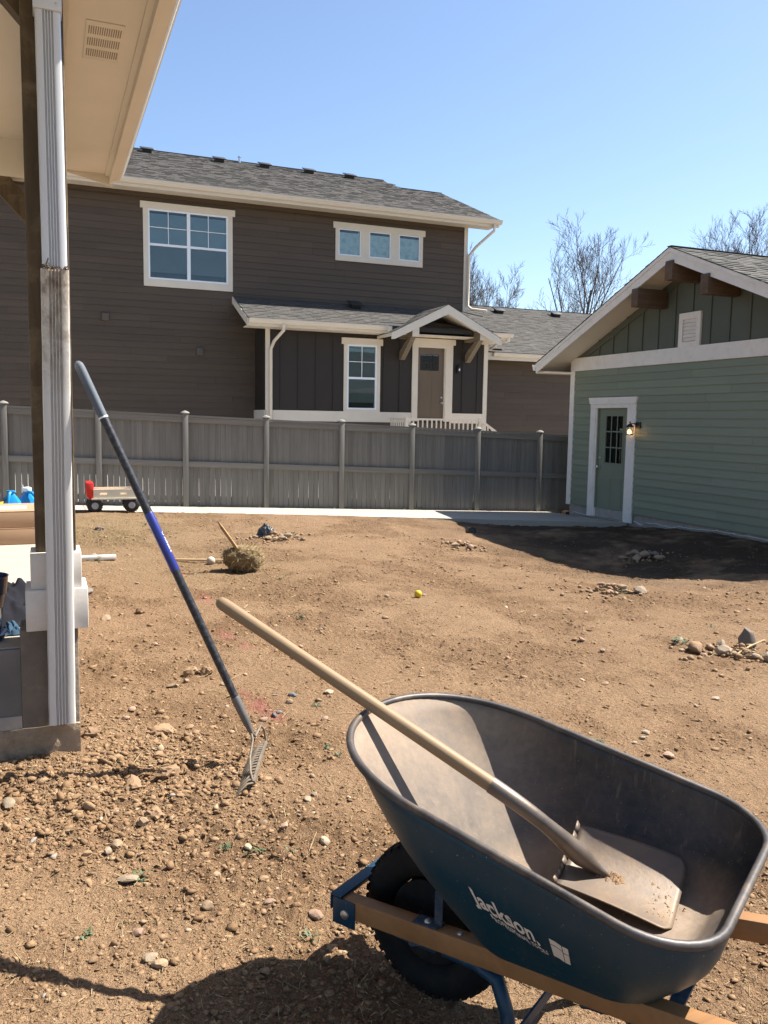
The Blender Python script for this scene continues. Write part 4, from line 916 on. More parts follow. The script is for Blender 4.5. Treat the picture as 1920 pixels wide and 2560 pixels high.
# ================================================================== wheelbarrow (its own frame: s towards the wheel, t towards the yard side away from the garage, z up)
HD = R(123.485); bf = Vector((cos(HD), sin(HD), 0)); bl = Vector((-sin(HD), cos(HD), 0)); K = 1.032
B0 = Vector((1.3346, 1.2497, -1.505))
def bw(s, t, z): return B0 + bf * s + bl * t + Vector((0, 0, z))
def bk(s, t, z): return bw(s * K, t * K, z * K)
BW0, BWF = bw(0, 0, 0), bf
def enamel(name, base, dust, amt, lo=.45, hi=.62, along=None):
    t = NT(name); v = t.coord((1, 1, 1), False)
    n1 = t.noise(v, 2.6, 6, .65, .4); n2 = t.noise(v, 45, 5, .7); n3 = t.noise(t.coord((1, 1, .12), False), 60, 3, .6)
    k = t.math('MULTIPLY', t.ramp(t.math('ADD', t.math('MULTIPLY', n1, .75), t.math('MULTIPLY', n2, .25)), [(lo, (0, 0, 0)), (hi, (1, 1, 1))]), amt)
    if along:          # dried earth at nose and floor; lit front and shaded back painted in too
        tc = t.n('ShaderNodeTexCoord'); dp = t.n('ShaderNodeVectorMath', operation='DOT_PRODUCT'); dp.inputs[1].default_value = along[1]; t.l(tc.outputs['Object'], dp.inputs[0])
        sp = t.n('ShaderNodeSeparateXYZ'); t.l(tc.outputs['Object'], sp.inputs[0])
        g1 = t.n('ShaderNodeMapRange'); g1.inputs[1].default_value = .50; g1.inputs[2].default_value = .84; t.l(dp.outputs['Value'], g1.inputs[0])
        g2 = t.n('ShaderNodeMapRange'); g2.inputs[1].default_value = .44; g2.inputs[2].default_value = .36; t.l(sp.outputs[2], g2.inputs[0])
        k = t.math('MULTIPLY', t.math('ADD', t.math('MAXIMUM', g1.outputs[0], g2.outputs[0]), t.math('MULTIPLY', k, .34)), t.math('ADD', t.math('MULTIPLY', k, .5), .46), True)
    k2 = t.math('MULTIPLY', t.ramp(n3, [(.60, (0, 0, 0)), (.70, (1, 1, 1))]), .18)
    c = t.mix(k, base, dust); c = t.mix(k2, c, mul(dust, 1.2))
    sc_ = t.noise(t.coord((1, 1, 1), False), 210, 2, .5); k3 = t.math('MULTIPLY', t.ramp(sc_, [(.72, (0, 0, 0)), (.76, (1, 1, 1))]), .5); c = t.mix(k3, c, (.45, .42, .38))
    t.l(c, t.b.inputs['Base Color']); r_ = t.mix(k, (.36, .36, .36), (.85, .85, .85)); t.l(r_, t.b.inputs['Roughness'])
    t.b.inputs['Specular IOR Level'].default_value = .28; t.l(t.bump(n2, .08, .003), t.b.inputs['Normal']); return t.m
m_tray = enamel('dusty_blue_enamel', (.004, .031, .049), (.055, .054, .050), .35)
m_tray_in = enamel('dirt_and_light_tray', (.008, .014, .021), (.25, .188, .135), 1.0, .34, .66, (BW0, BWF))
m_rim = M('worn_steel_rim', (.062, .054, .050), .50, .5, 9, metal=.35, bump=.25, bs=120, bd=.001, dirt=(.14, .108, .08), dirt_amt=.8, dirt_ns=10)
m_bar = wood('varnished_ash_handle', (0.306, 0.157, 0.064), (0.212, 0.102, 0.038), 'X', .5, 8, .03)
m_bsteel = enamel('chipped_blue_steel', (.008, .036, .066), (.20, .15, .12), .5, .5, .66)
m_rubber = M('dusty_black_rubber', (.009, .0085, .008), .85, .25, 10, bump=.3, bs=80, spec=.2, dirt=(.045, .034, .025), dirt_amt=.4, dirt_ns=9)
m_bolt = M('zinc_bolt', (.45, .43, .40), .4, .1, metal=.9, bump=0)
L_, WR, WF, AF, RR = .969, .3464, .333, .3706, .162; PT = R(10.95)
def outline(L, wr, wf, af, rr, ex=2.2, na=10, ns=14, nf=20):
    P = []
    for k in range(na + 1): q = (pi / 2) * k / na; P.append((rr - rr * cos(q) if False else rr - rr * cos(q), wr - rr + rr * sin(q)))
    s1 = L - af
    for k in range(1, ns + 1): q = k / ns; P.append((rr + (s1 - rr) * q, wr + (wf - wr) * q))
    for k in range(1, nf + 1): q = (pi / 2) * k / nf; P.append((s1 + af * sin(q) ** (2 / ex), wf * max(0, cos(q)) ** (2 / ex)))
    back = [(s, -t) for s, t in P[-2::-1]]
    return P + back
rimo = outline(L_, WR, WF, AF, RR); floo = outline(.462, .258, .245, .15, .10)
NR = len(rimo)
def rim3(i): s, t = rimo[i % NR]; return bw(s * cos(PT), t, .551 + s * sin(PT))
FS, FZ, FP = .105, .358, R(-5.5)
def flo3(i, k=1.0):
    s, t = floo[i % NR]; cs = .23
    s = cs + (s - cs) * k; t *= k; return bw(FS + s, t, FZ + s * tan(FP))
def tray_pt(i, v):
    a, b = rim3(i), flo3(i)
    if v <= .86: return a.lerp(b, v) + (a.lerp(b, .5) - bw(.45, 0, .45)).normalized() * (.028 * sin(pi * v / .86) * min(1, (abs(rimo[i % NR][1]) / .26) ** 1.5 if rimo[i % NR][0] > .5 else 1))
    if v <= 1.0:
        q = (v - .86) / .14; p0, p1, p2 = tray_pt(i, .86), b, flo3(i, .80); return (1 - q) ** 2 * p0 + 2 * q * (1 - q) * p1 + q * q * p2
    return flo3(i, .80 * (2 - v))
vs_ = [0, .1, .22, .34, .46, .58, .70, .80, .86, .89, .92, .95, .975, 1.0, 1.35, 1.7]
mb = MB(); V = [tray_pt(i, v) for v in vs_ for i in range(NR)]
F = [(j * NR + i, j * NR + (i + 1) % NR, (j + 1) * NR + (i + 1) % NR, (j + 1) * NR + i) for j in range(len(vs_) - 1) for i in range(NR)]
V.append(bw(FS + .23, 0, FZ + .23 * tan(FP))); F += [((len(vs_) - 1) * NR + i, (len(vs_) - 1) * NR + (i + 1) % NR, len(V) - 1) for i in range(NR)]
mb.add(V, F)
wb = thing('wheelbarrow', (B0.x, B0.y, B0.z), 'dusty blue steel wheelbarrow with wooden handles in the right foreground', 'wheelbarrow')
tray = mb.build('tray', [m_tray, m_tray_in], wb, smooth=60)
# outward normals for the shell, so the lining faces inwards
bm = bmesh.new(); bm.from_mesh(tray.data); bm.faces.ensure_lookup_table()
f0 = bm.faces[3]; cc = f0.calc_center_median(); ctr = Vector((0, 0, 0)); ctr = bw(.45, 0, .5) - B0
if (cc - ctr).dot(f0.normal) < 0: bmesh.ops.reverse_faces(bm, faces=bm.faces)
bm.to_mesh(tray.data); bm.free()
so_ = tray.modifiers.new('gauge', 'SOLIDIFY'); so_.thickness = .004; so_.offset = -1; so_.material_offset = 1; so_.material_offset_rim = 0
mb = MB(); mb.loop_tube([rim3(i) for i in range(NR)], .0098, 10); mb.build('rim', m_rim, tray, smooth=60)
# printed name on the side towards the camera
m_decal = NT('worn_white_decal')
v = m_decal.coord((1, 1, 1), False); d1 = m_decal.noise(v, 75, 5, .75, .8); k = m_decal.ramp(d1, [(.29, (1, 1, 1)), (.33, (0, 0, 0))])
m_decal.l(m_decal.mix(k, (.50, .46, .40), (.012, .03, .05)), m_decal.b.inputs['Base Color']); m_decal.b.inputs['Roughness'].default_value = .6
def side_uv(a, v):                         # a: metres along the straight part of the near side, v: metres down from the rim
    i0 = 10; s_end = L_ - AF; i = i0 + 14 * (s_end - a - 0) / (s_end - RR) if False else 10 + 14 * (a - RR) / (s_end - RR)
    i = max(0, min(NR - 2, i)); k = int(i); f = i - k
    p = lambda vv: tray_pt(k, vv).lerp(tray_pt(k + 1, vv), f)
    ln = (rim3(k) - flo3(k)).length; q = p(v / ln); e = p(v / ln + .02); g_ = tray_pt(k + 1, v / ln) - tray_pt(k, v / ln)
    n = g_.cross(e - q).normalized(); n = n if n.dot(bl) > 0 else -n
    return q + n * .0012
def decal(V, F, a0, v0, skew=0.0, name='lettering'):
    mb = MB(); mb.add([side_uv(a0 - x, v0 - y) for x, y, _ in V], F); mb.build(name, m_decal.m, tray)
def subdivide(V, F):
    bm = bmesh.new(); vs = [bm.verts.new(v) for v in V]
    for f in F:
        try: bm.faces.new([vs[i] for i in f])
        except ValueError: pass
    bmesh.ops.triangulate(bm, faces=bm.faces)
    bmesh.ops.subdivide_edges(bm, edges=[e for e in bm.edges if e.calc_length() > .010], cuts=1)
    bmesh.ops.triangulate(bm, faces=bm.faces); bm.verts.index_update()
    o = ([tuple(v.co) for v in bm.verts], [tuple(v.index for v in f.verts) for f in bm.faces]); bm.free(); return o
V, F = text_mesh('Jackson.', .058, .0014); decal(*subdivide([(x * .92, y, 0) for x, y, _ in V], F), .545, .172)
V, F = text_mesh('PROFESSIONAL TOOLS', .0165, .0003); decal(*subdivide([(x * .92, y, 0) for x, y, _ in V], F), .512, .190)
lg = []
for (x0, x1, y0, y1) in ((0, .037, 0, .0335), (0, .037, .0355, .050), (.0395, .058, 0, .029), (.0395, .058, .031, .050)): lg.append((x0, x1, y0, y1))
VV = []; FF = []
for x0, x1, y0, y1 in lg: i = len(VV); VV += [(x0, y0, 0), (x1, y0, 0), (x1, y1, 0), (x0, y1, 0)]; FF.append((i, i + 1, i + 2, i + 3))
decal(*subdivide([(x * .86, y * .95, 0) for x, y, _ in VV], FF), .338, .178, name='emblem')
# frame
for sg in (1, -1):
    a = bk(.93, .118 * sg, .222); b = bk(-.56, .255 * sg, .405); d = (b - a).normalized(); sd = bl * sg
    up_ = d.cross(bl); up_ = up_ if up_.z > 0 else -up_; lat = up_.cross(d)
    mb = MB(); mb.obox((a + b) / 2, d * (b - a).length / 2, lat * .0205, up_ * .026)
    h = mb.build('handle', m_bar, wb, bevel=.003)
    for q in (.18,):
        c = a.lerp(b, q) + up_ * .026; mb = MB(); mb.obox(c + up_ * .002, d * .036, lat * .018, up_ * .002); mb.build('strut_foot', m_bsteel, h)
        mb = MB(); mb.lathe(c + up_ * .004, [(.010, 0), (.009, .003), (.004, .006)], up_, 10); mb.build('bolt', m_bolt, h, smooth=50)
        mb = MB(); st = c - d * 0 + d * .03; mb.beam(st, st + Vector((0, 0, .085)) , .003, .022, up=tuple(d)); mb.build('strut', m_bsteel, wb)
    c = a.lerp(b, .24) + up_ * .026; mb = MB(); mb.lathe(c, [(.007, 0), (.006, .003)], up_, 8); mb.build('bolt', m_bolt, h)
    # axle bracket
    ac = bk(.73, .078 * sg, .2); mb = MB(); mb.beam(bk(.73, .10 * sg, .19), bk(.70, .135 * sg, .215), .03, .02); mb.box(0, 0, 0, 0, 0, 0) if False else None; mb.obox(bk(.725, .10 * sg, .205), bf * .06, bl * .006, Vector((0, 0, .025))); mb.build('axle_bracket', m_bsteel, wb)
    # leg: bent channel from under the handle to the ground and back up
    zg = 0
    mb = MB(); mb.tube([bk(.62, .146 * sg, .228), bk(.53, .152 * sg, .236), bk(.475, .158 * sg, .225), bk(.445, .164 * sg, .16), bk(.425, .172 * sg, .06), bk(.41, .178 * sg, .0), bk(.36, .184 * sg, -.004), bk(.28, .188 * sg, 0.0), bk(.23, .188 * sg, .06), bk(.15, .183 * sg, .31)], [.012, .016, .018, .017, .016, .015, .015, .015, .014, .013], 8); mb.build('leg', m_bsteel, wb, smooth=50)
# nose guard: bent strap round the wheel
mb = MB(); za = .222
mb.add([], [])
for sg in (1, -1): mb.obox(bk(.915, .143 * sg, .214), bf * .036, bl * .0025, Vector((0, 0, .036)))
mb.obox(bk(.955, 0, .232), bf * .0025, bl * .146 * K, Vector((0, 0, .020)))
mb.obox(bk(.940, 0, .2525), bf * .018, bl * .146 * K, Vector((0, 0, .0025)))
wg = mb.build('wheel_guard', m_bsteel, wb, bevel=.002)
mb = MB(); mb.lathe(bk(.91, .1455, .212), [(.013, 0), (.012, .004), (.005, .007)], bl, 12); mb.build('bolt', m_bolt, wg, smooth=50)
mb = MB(); mb.beam(bk(.10, -.19, .30), bk(.10, .19, .30), .03, .008); mb.build('cross_brace', m_bsteel, wb)
mb = MB(); mb.beam(bk(.43, -.17, .10), bk(.43, .17, .10), .006, .03); mb.build('cross_brace', m_bsteel, wb)
wh = MB(); c = bk(.73, 0, .2); rw = .2 * K; prof = []
for k in range(17): q = 2 * pi * k / 16; prof.append((rw - .048 + .048 * cos(q), .050 * sin(q)))
n = 48; V = []
for r_, h in prof[:-1]:
    for j in range(n): q = 2 * pi * j / n; V.append(c + bl * h + r_ * (cos(q) * bf + sin(q) * Vector((0, 0, 1))))
F = [(i * n + j, i * n + (j + 1) % n, ((i + 1) % 16) * n + (j + 1) % n, ((i + 1) % 16) * n + j) for i in range(16) for j in range(n)]
wh.add(V, F)
for j in range(44):                    # tread blocks
    q = 2 * pi * j / 44; e = cos(q) * bf + sin(q) * Vector((0, 0, 1)); tdir = -sin(q) * bf + cos(q) * Vector((0, 0, 1))
    for o_, sk in ((-.024, .4), (0.0, 0), (.024, -.4)): wh.obox(c + e * (rw - .006 - abs(o_) * .18) + bl * o_, bl * .009, tdir * .008, e * .007)
tyre = wh.build('tyre', m_rubber, wb, smooth=50)
mb = MB(); mb.lathe(c - bl * .035, [(.108, 0), (.112, .004), (.095, .018), (.04, .022), (.032, -.02), (.012, -.03), (.012, .10), (.032, .09), (.04, .048), (.095, .052), (.112, .066), (.108, .07)], bl, 24); mb.build('wheel_rim', m_rubber, wb, smooth=40)
mb = MB(); mb.tube([c - bl * .12, c + bl * .12], .009, 8); mb.build('axle', m_bolt, wb)

# ================================================================== square shovel lying in the tray
m_ash = wood('weathered_ash_shaft', (0.319, 0.220, 0.125), (0.228, 0.144, 0.076), 'X', .6, 10, 0, (0.274, 0.205, 0.137))
m_blade = M('dirt_smeared_steel', (.13, .10, .078), .55, .12, 6, metal=.25, bump=.25, bs=60, bd=.003, dirt=(.19, .13, .08), dirt_amt=1.0, dirt_ns=4)
m_sock = M('brown_steel_socket', (0.129, 0.103, 0.084), .45, .2, 12, metal=.5, bump=.15, dirt=(0.228, 0.167, 0.114), dirt_amt=.4)
sh = thing('shovel', (1.2, 1.6, -1.14), 'square-mouth shovel with long wooden shaft lying in the wheelbarrow tray', 'shovel')
J = Vector((1.012, 1.736, -.902)); E_ = Vector((.44, 2.35, -.517))
def shaft_mat():
    t = wood('weathered_ash_shaft_grain', (0.271, 0.180, 0.096), (0.184, 0.112, 0.056), 'X', .55, 10, 0, (0.192, 0.132, 0.080)); return t
# the shaft mesh is laid along its own X so the grain runs with it
dE = (J - E_); LE_ = dE.length; q = dE.to_track_quat('X', 'Z')
mb = MB(); prof = [(0, .004), (.003, .012), (.010, .0168), (.022, .0185), (.06, .0190), (.30, .0178), (.62, .0185), (LE_, .0192)]
mb.tube([(x, 0, 0) for x, _ in prof], [r_ for _, r_ in prof], 20)
mb.v = [tuple(Vector(p) + Vector((1.2, 1.6, -1.14))) for p in mb.v]
ws = mb.build('shaft', shaft_mat(), sh, smooth=60); ws.location = E_ - Vector((1.2, 1.6, -1.14)); ws.rotation_mode = 'QUATERNION'; ws.rotation_quaternion = q
SHIFT = bl * .014 + Vector((0, 0, .004))
hf, hn, tf, tn = (q_ + SHIFT for q_ in (Vector((1.286, 1.762, -1.052)), Vector((1.126, 1.628, -1.110)), Vector((1.481, 1.572, -1.090)), Vector((1.292, 1.415, -1.148))))
nb = (tf - hf).cross(hn - hf).normalized(); nb = nb if nb.z > 0 else -nb
def blade(u, v):          # u heel to tip, v -1 near .. 1 far
    p = hn.lerp(hf, (v + 1) / 2).lerp(tn.lerp(tf, (v + 1) / 2), u)
    side = abs(v) ** 2.3
    return p + nb * (-.036 * (1 - side) * (1 - .25 * u) + .010 * max(0, .12 - u) / .12 * (1 - side) + .006 * sin(u * 3))
n1, n2 = 22, 24; V = []
for i in range(n1 + 1):
    for j in range(n2 + 1):
        u, v = i / n1, j / n2 * 2 - 1
        V.append(blade(u * (1 - .06 * max(0, abs(v) - .82) / .18 * max(0, u - .8) / .2), v * (1 - .035 * max(0, (u - .93) / .07))))
F = [(i * (n2 + 1) + j, i * (n2 + 1) + j + 1, (i + 1) * (n2 + 1) + j + 1, (i + 1) * (n2 + 1) + j) for i in range(n1) for j in range(n2)]
mb = MB(); mb.add(V, F); bld = mb.build('blade', m_blade, sh, smooth=60); so_ = bld.modifiers.new('gauge', 'SOLIDIFY'); so_.thickness = .0028; so_.offset = -1
hd = (J - E_).normalized(); hc = blade(0, 0); fr = blade(.30, 0) + nb * .004; fr2 = blade(.42, 0) - nb * .004
path = []; rad = []
c0, c1, c2, c3 = J - hd * .02, J + hd * .17, hc + nb * .052 - (blade(.3, 0) - hc) * .25, fr + nb * .006
for k in range(17):
    q_ = k / 16; path.append((1 - q_) ** 3 * c0 + 3 * q_ * (1 - q_) ** 2 * c1 + 3 * q_ ** 2 * (1 - q_) * c2 + q_ ** 3 * c3)
    rad.append(.0212 - .002 * q_ / .4 if q_ < .4 else (.0192 + .0075 * (q_ - .4) / .4 if q_ < .8 else .0267 * (1 - (q_ - .8) / .2 * .5)))
mb = MB(); mb.tube(path + [fr2], rad + [.004], 16); mb.build('socket', m_sock, sh, smooth=60)
mb = MB(); r = random.Random(41)
for q in range(230):
    a_q = r.random(); u_, v_ = (r.uniform(.27, .50), r.gauss(0, .055)) if a_q < .55 else (r.gauss(.86, .07), r.uniform(-.75, .35))
    u_ = min(.97, max(.27, u_)); c = blade(u_, v_); z_ = r.uniform(.002, .0065) * (1.6 if a_q < .55 else 1)
    mb.add([tuple(c + Vector(v) * z_ * r.uniform(.6, 1.4)) for v in ([(1, 0, .1), (.4, .9, .2), (-.7, .6, .1), (-.8, -.5, .2), (.3, -.9, .1), (0, 0, .8)])], [(0, 1, 5), (1, 2, 5), (2, 3, 5), (3, 4, 5), (4, 0, 5)])
cl_ = mb.build('dried_dirt', m_lump, sh); cl_['kind'] = 'stuff'
# folded shoulder of the blade behind the socket
mb = MB(); sp = []
for j in range(9):
    v = j / 8 * 2 - 1; a = blade(0, v * .98); sp.append((a, a - (blade(.1, 0) - hc).normalized() * .010 + nb * .012))
for (a, b), (c_, d_) in zip(sp, sp[1:]): mb.add([a, b, d_, c_], [(0, 1, 2, 3)])
stp = mb.build('step', m_blade, sh, smooth=60); so_ = stp.modifiers.new('gauge', 'SOLIDIFY'); so_.thickness = .0025

# ================================================================== toy wagon on the walk
m_red = M('red_plastic', (.62, .025, .015), .35, .06, 3, bump=0, coat=.2); m_beige = M('beige_plastic', (.74, .67, .50), .5, .05, 3, bump=0); m_grey = M('grey_hub_plastic', (0.342, 0.334, 0.327), .5)
wx, wy = .95, 13.95; wz = walk_z(wx, wy)
wag = thing('toy_wagon', (wx, wy, wz), 'red and beige plastic toy wagon with black wheels on the walk by the fence', 'toy wagon')
for sx in (-.275, .275):
    for sy in (-.17, .17):
        c = Vector((wx + sx, wy + sy, wz + .115)); mb = MB()
        mb.lathe(c - Vector((0, .045, 0)), [(.07, 0), (.10, .004), (.112, .016), (.115, .045), (.112, .074), (.10, .086), (.07, .09)], (0, 1, 0), 24)
        for k in range(20): q = 2 * pi * k / 20; e = Vector((cos(q), 0, sin(q))); mb.obox(c + e * .114, Vector((-sin(q), 0, cos(q))) * .009, Vector((0, .035, 0)), e * .006)
        wl = mb.build('wheel', m_black, wag, smooth=40)
        mb = MB(); mb.lathe(c + Vector((0, -.052 if sy < 0 else .052, 0)), [(.052, 0), (.052, .012), (.040, .014), (.030, .006), (.01, .004)], (0, -1 if sy < 0 else 1, 0), 20); mb.build('hub', m_grey, wl, smooth=40)
mb = MB(); mb.prism([(wx - .30, wy - .20, wz + .225), (wx + .33, wy - .20, wz + .22), (wx + .33, wy - .20, wz + .24), (wx - .30, wy - .20, wz + .245)], (0, .40, 0)); mb.build('floor', m_beige, wag)
for sy in (-.235, .215):
    y0 = wy + sy; Z0, Z1 = wz + .235, wz + .37
    mb = MB()
    for a, b, c_, d in ((-.295, .335, Z0 - .005, Z0 + .05), (-.295, .335, Z0 + .083, Z1), (-.295, -.2, Z0 + .05, Z0 + .083), (-.095, .105, Z0 + .05, Z0 + .083), (.205, .335, Z0 + .05, Z0 + .083)):
        mb.box(wx + a, wx + b, y0, y0 + .02, c_, d)
    mb.box(wx - .325, wx + .36, y0 - .012, y0 + .032, Z0 - .025, Z0 - .004); mb.build('side_panel', m_beige, wag)
mb = MB(); mb.box(wx - .40, wx - .29, wy - .22, wy + .22, wz + .26, wz + .475); mb.prism([(wx - .385, wy - .2, wz + .261), (wx - .36, wy - .2, wz + .20), (wx - .17, wy - .2, wz + .19), (wx - .17, wy - .2, wz + .215), (wx - .295, wy - .2, wz + .259)], (0, .4, 0)); mb.build('seat_back', m_red, wag, bevel=.012)
mb = MB(); mb.box(wx + .362, wx + .40, wy - .2, wy + .2, wz + .20, wz + .43); mb.build('front_panel', m_red, wag, bevel=.01)
MB().box(wx + .21, wx + .30, wy - .1, wy + .1, wz + .14, wz + .166).build('steering_block', m_red, wag)
mb = MB(); mb.tube([(wx + .30, wy, wz + .15), (wx + .47, wy, wz + .20), (wx + .47, wy, wz + .27), (wx + .30, wy, wz + .56), (wx + .29, wy, wz + .58)], .012, 6); mb.tube([(wx + .29, wy - .07, wz + .58), (wx + .29, wy + .07, wz + .58)], .014, 6); mb.build('pull_handle', m_black, wag)

# ================================================================== small things in the yard
def ball(name, x, y, rad, mat, label):
    mb = MB(); bm = bmesh.new(); bmesh.ops.create_icosphere(bm, subdivisions=3, radius=rad); z = gz(x, y) + rad * .85
    mb.add([tuple(v.co + Vector((x, y, z))) for v in bm.verts], [tuple(v.index for v in f.verts) for f in bm.faces]); bm.free()
    return solo(mb, name, mat, label, 'ball', smooth=180)
ball('yellow_ball', 2.925, 6.462, .034, M('yellow_dimpled_plastic', (0.547, 0.365, 0.015), .45, .08, 8, bump=.2, bs=90), 'small bright yellow ball lying alone in the middle of the dirt yard')
ball('white_ball', 1.545, 8.62, .044, M('chalky_white_plastic', (0.441, 0.380, 0.304), .7, .15, 9, bump=.2, bs=60), 'off-white ball resting against a wooden stick left of the straw bale')
mb = MB(); a = Vector((1.18, 8.86, gz(1.18, 8.86) + .012)); b = Vector((1.95, 8.60, gz(1.95, 8.60) + .03)); mb.tube([a, a.lerp(b, .5), b], [.016, .020, .021], 6, flat=.7)
solo(mb, 'wooden_stick', m_straw if False else M('bleached_wood', (0.334, 0.228, 0.122), .8, .15, 8), 'thin wooden stick lying on the dirt beside the off-white ball', 'stick')
# straw bale stump with a stake driven in
def straw_mat():
    t = NT('matted_straw'); v = t.coord((1, 1, 1), False); n = t.noise(v, 35, 6, .8, 2.0); n2 = t.noise(v, 5, 3, .6)
    c = t.ramp(n, [(.3, (0.065, 0.042, 0.019)), (.5, (0.205, 0.133, 0.053)), (.7, (0.350, 0.251, 0.114))]); c = t.mix(t.math('MULTIPLY', n2, .5), c, (0.167, 0.118, 0.053))
    t.l(c, t.b.inputs['Base Color']); t.b.inputs['Roughness'].default_value = .9; t.l(t.bump(n, .9, .02), t.b.inputs['Normal']); return t.m
bx, by = 1.80, 8.20; bz = gz(bx, by)
bm = bmesh.new(); bmesh.ops.create_icosphere(bm, subdivisions=5, radius=1); mb = MB(); V = []
for v_ in bm.verts:
    p = v_.co.copy(); q = Vector([math.copysign(abs(c_) ** .80, c_) for c_ in p])
    rr_ = 1 + .13 * mnoise.fractal(p * 1.6, .9, 2, 3) + .05 * mnoise.noise(p * 7) + .03 * mnoise.noise(p * 17)
    x, y, z = q.x * .195 * rr_, q.y * .20 * rr_, q.z * .125 * rr_
    y, z = y * .97 - z * .15, z
    V.append((bx + x * cos(-.35) - y * sin(-.35), by + x * sin(-.35) + y * cos(-.35), bz + .125 + z))
mb.add(V, [tuple(v_.index for v_ in f.verts) for f in bm.faces]); 
m_mat_straw = straw_mat()
bale = thing('straw_bale', (bx, by, bz), 'broken golden straw bale stump sitting in the yard with a stake through it', 'straw bale')
mb.build('body', m_mat_straw, bale, smooth=60)
r = random.Random(9); fz_ = MB()
for q in range(700):
    v_ = Vector(V[r.randrange(len(V))]); c = Vector((bx, by, bz + .14)); n = (v_ - c).normalized(); tdir = n.cross(Vector((r.gauss(0, 1), r.gauss(0, 1), r.gauss(0, 1)))).normalized()
    l = r.uniform(.02, .07); e = v_ + tdir * l * .8 + n * l * r.uniform(.0, .55); fz_.beam(v_ - n * .004, e, .0035, .0022, up=tuple(n + Vector((.01, .02, .03))))
fs_ = fz_.build('loose_straw', m_straw, bale); fs_['kind'] = 'stuff'; bm.free()
mb = MB(); a = Vector((bx - .05, by - .10, bz + .17)); b = Vector((bx - .27, by - .04, bz + .50)); d = (b - a).normalized(); mb.beam(a, b - d * .07, .07, .025); e = b - d * .07; sd = d.cross(Vector((0, 0, 1))).normalized() * .035; un = sd.cross(d).normalized() * .011
mb.add([e + sd + un, e - sd + un, e - sd - un, e + sd - un, b + un * .4, b - un * .4], [(0, 1, 4), (3, 5, 2), (0, 4, 5, 3), (1, 2, 5, 4)])
solo(mb, 'wooden_stake', M('stake_wood', (0.258, 0.152, 0.065), .75, .2, 10, bump=.2), 'pointed flat wooden stake sticking slanted out of the straw bale', 'stake')
# black drain pipe end at the edge of the shade
mb = MB(); c = Vector((6.05, 11.4, gz(6.05, 11.4) + .03)); mb.lathe(c, [(.055, 0), (.062, -.01), (.062, .35), (.05, .35), (.05, .005)], (.35, .93, -.12), 18)
solo(mb, 'drain_pipe', m_black, 'open end of a black drain pipe at the shade edge near the walk', 'pipe', smooth=40)
# crumpled black plastic on the stone heap by the fence
cloth('black_plastic', 2.62, 10.62, gz(2.62, 10.62) + .03, .115, .10, .15, 11.0, M('black_plastic_sheet', (.02, .021, .024), .35, .1, bump=.3, bs=40), 'crumpled black plastic bag stuck on top of the stone heap behind the straw bale', 'plastic bag')

def rock_mesh(rad, seed, sub=3, flat=.65, ang=.35, stretch=1.3, rough=0):
    bm = bmesh.new(); bmesh.ops.create_icosphere(bm, subdivisions=sub, radius=1); r = random.Random(seed)
    planes = [(Vector((r.gauss(0, 1), r.gauss(0, 1), r.gauss(0, 1))).normalized(), r.uniform(.62, .92)) for _ in range(11)]
    for v in bm.verts:
        p = v.co.normalized()
        for n, d in planes:
            k = p.dot(n) - d
            if k > 0: p = p - n * k * (1 - ang * .3)
        if rough: p *= 1 + rough * (mnoise.noise(p * 2.6 + Vector((0, seed, 0))) + .6 * mnoise.noise(p * 5.5 + Vector((seed, 0, 3))))
        p *= 1 + .10 * mnoise.noise(p * 2.1 + Vector((seed, 0, 0))) + .03 * mnoise.noise(p * 7)
        v.co = Vector((p.x * stretch, p.y, p.z * flat)) * rad
    me = bpy.data.meshes.new('stone'); bm.to_mesh(me); bm.free()
    me.polygons.foreach_set('use_smooth', [True] * len(me.polygons)); me.set_sharp_from_angle(angle=R(28)); return me
def stone(x, y, rad, seed, mat, label, cat='stone', group=None, flat=.65, name='stone', sink=.28, rot=None, lift=0, stretch=1.3):
    cl = name == 'clod'; rad = rad * .85 if cl else rad; me = rock_mesh(rad, seed, 3 if rad > .03 else 2, flat, stretch=stretch, rough=.28 if cl else 0); me.name = name; me.materials.append(mat)
    o = bpy.data.objects.new(name, me); COL.objects.link(o); q = random.Random(seed + 99)
    o.location = (x, y, gz(x, y) + ZC + rad * flat * (1 - 2 * sink) + lift); o.rotation_euler = (q.uniform(-.25, .25), q.uniform(-.25, .25), rot if rot is not None else q.uniform(0, 6.28))
    return tag(o, label, cat, group)
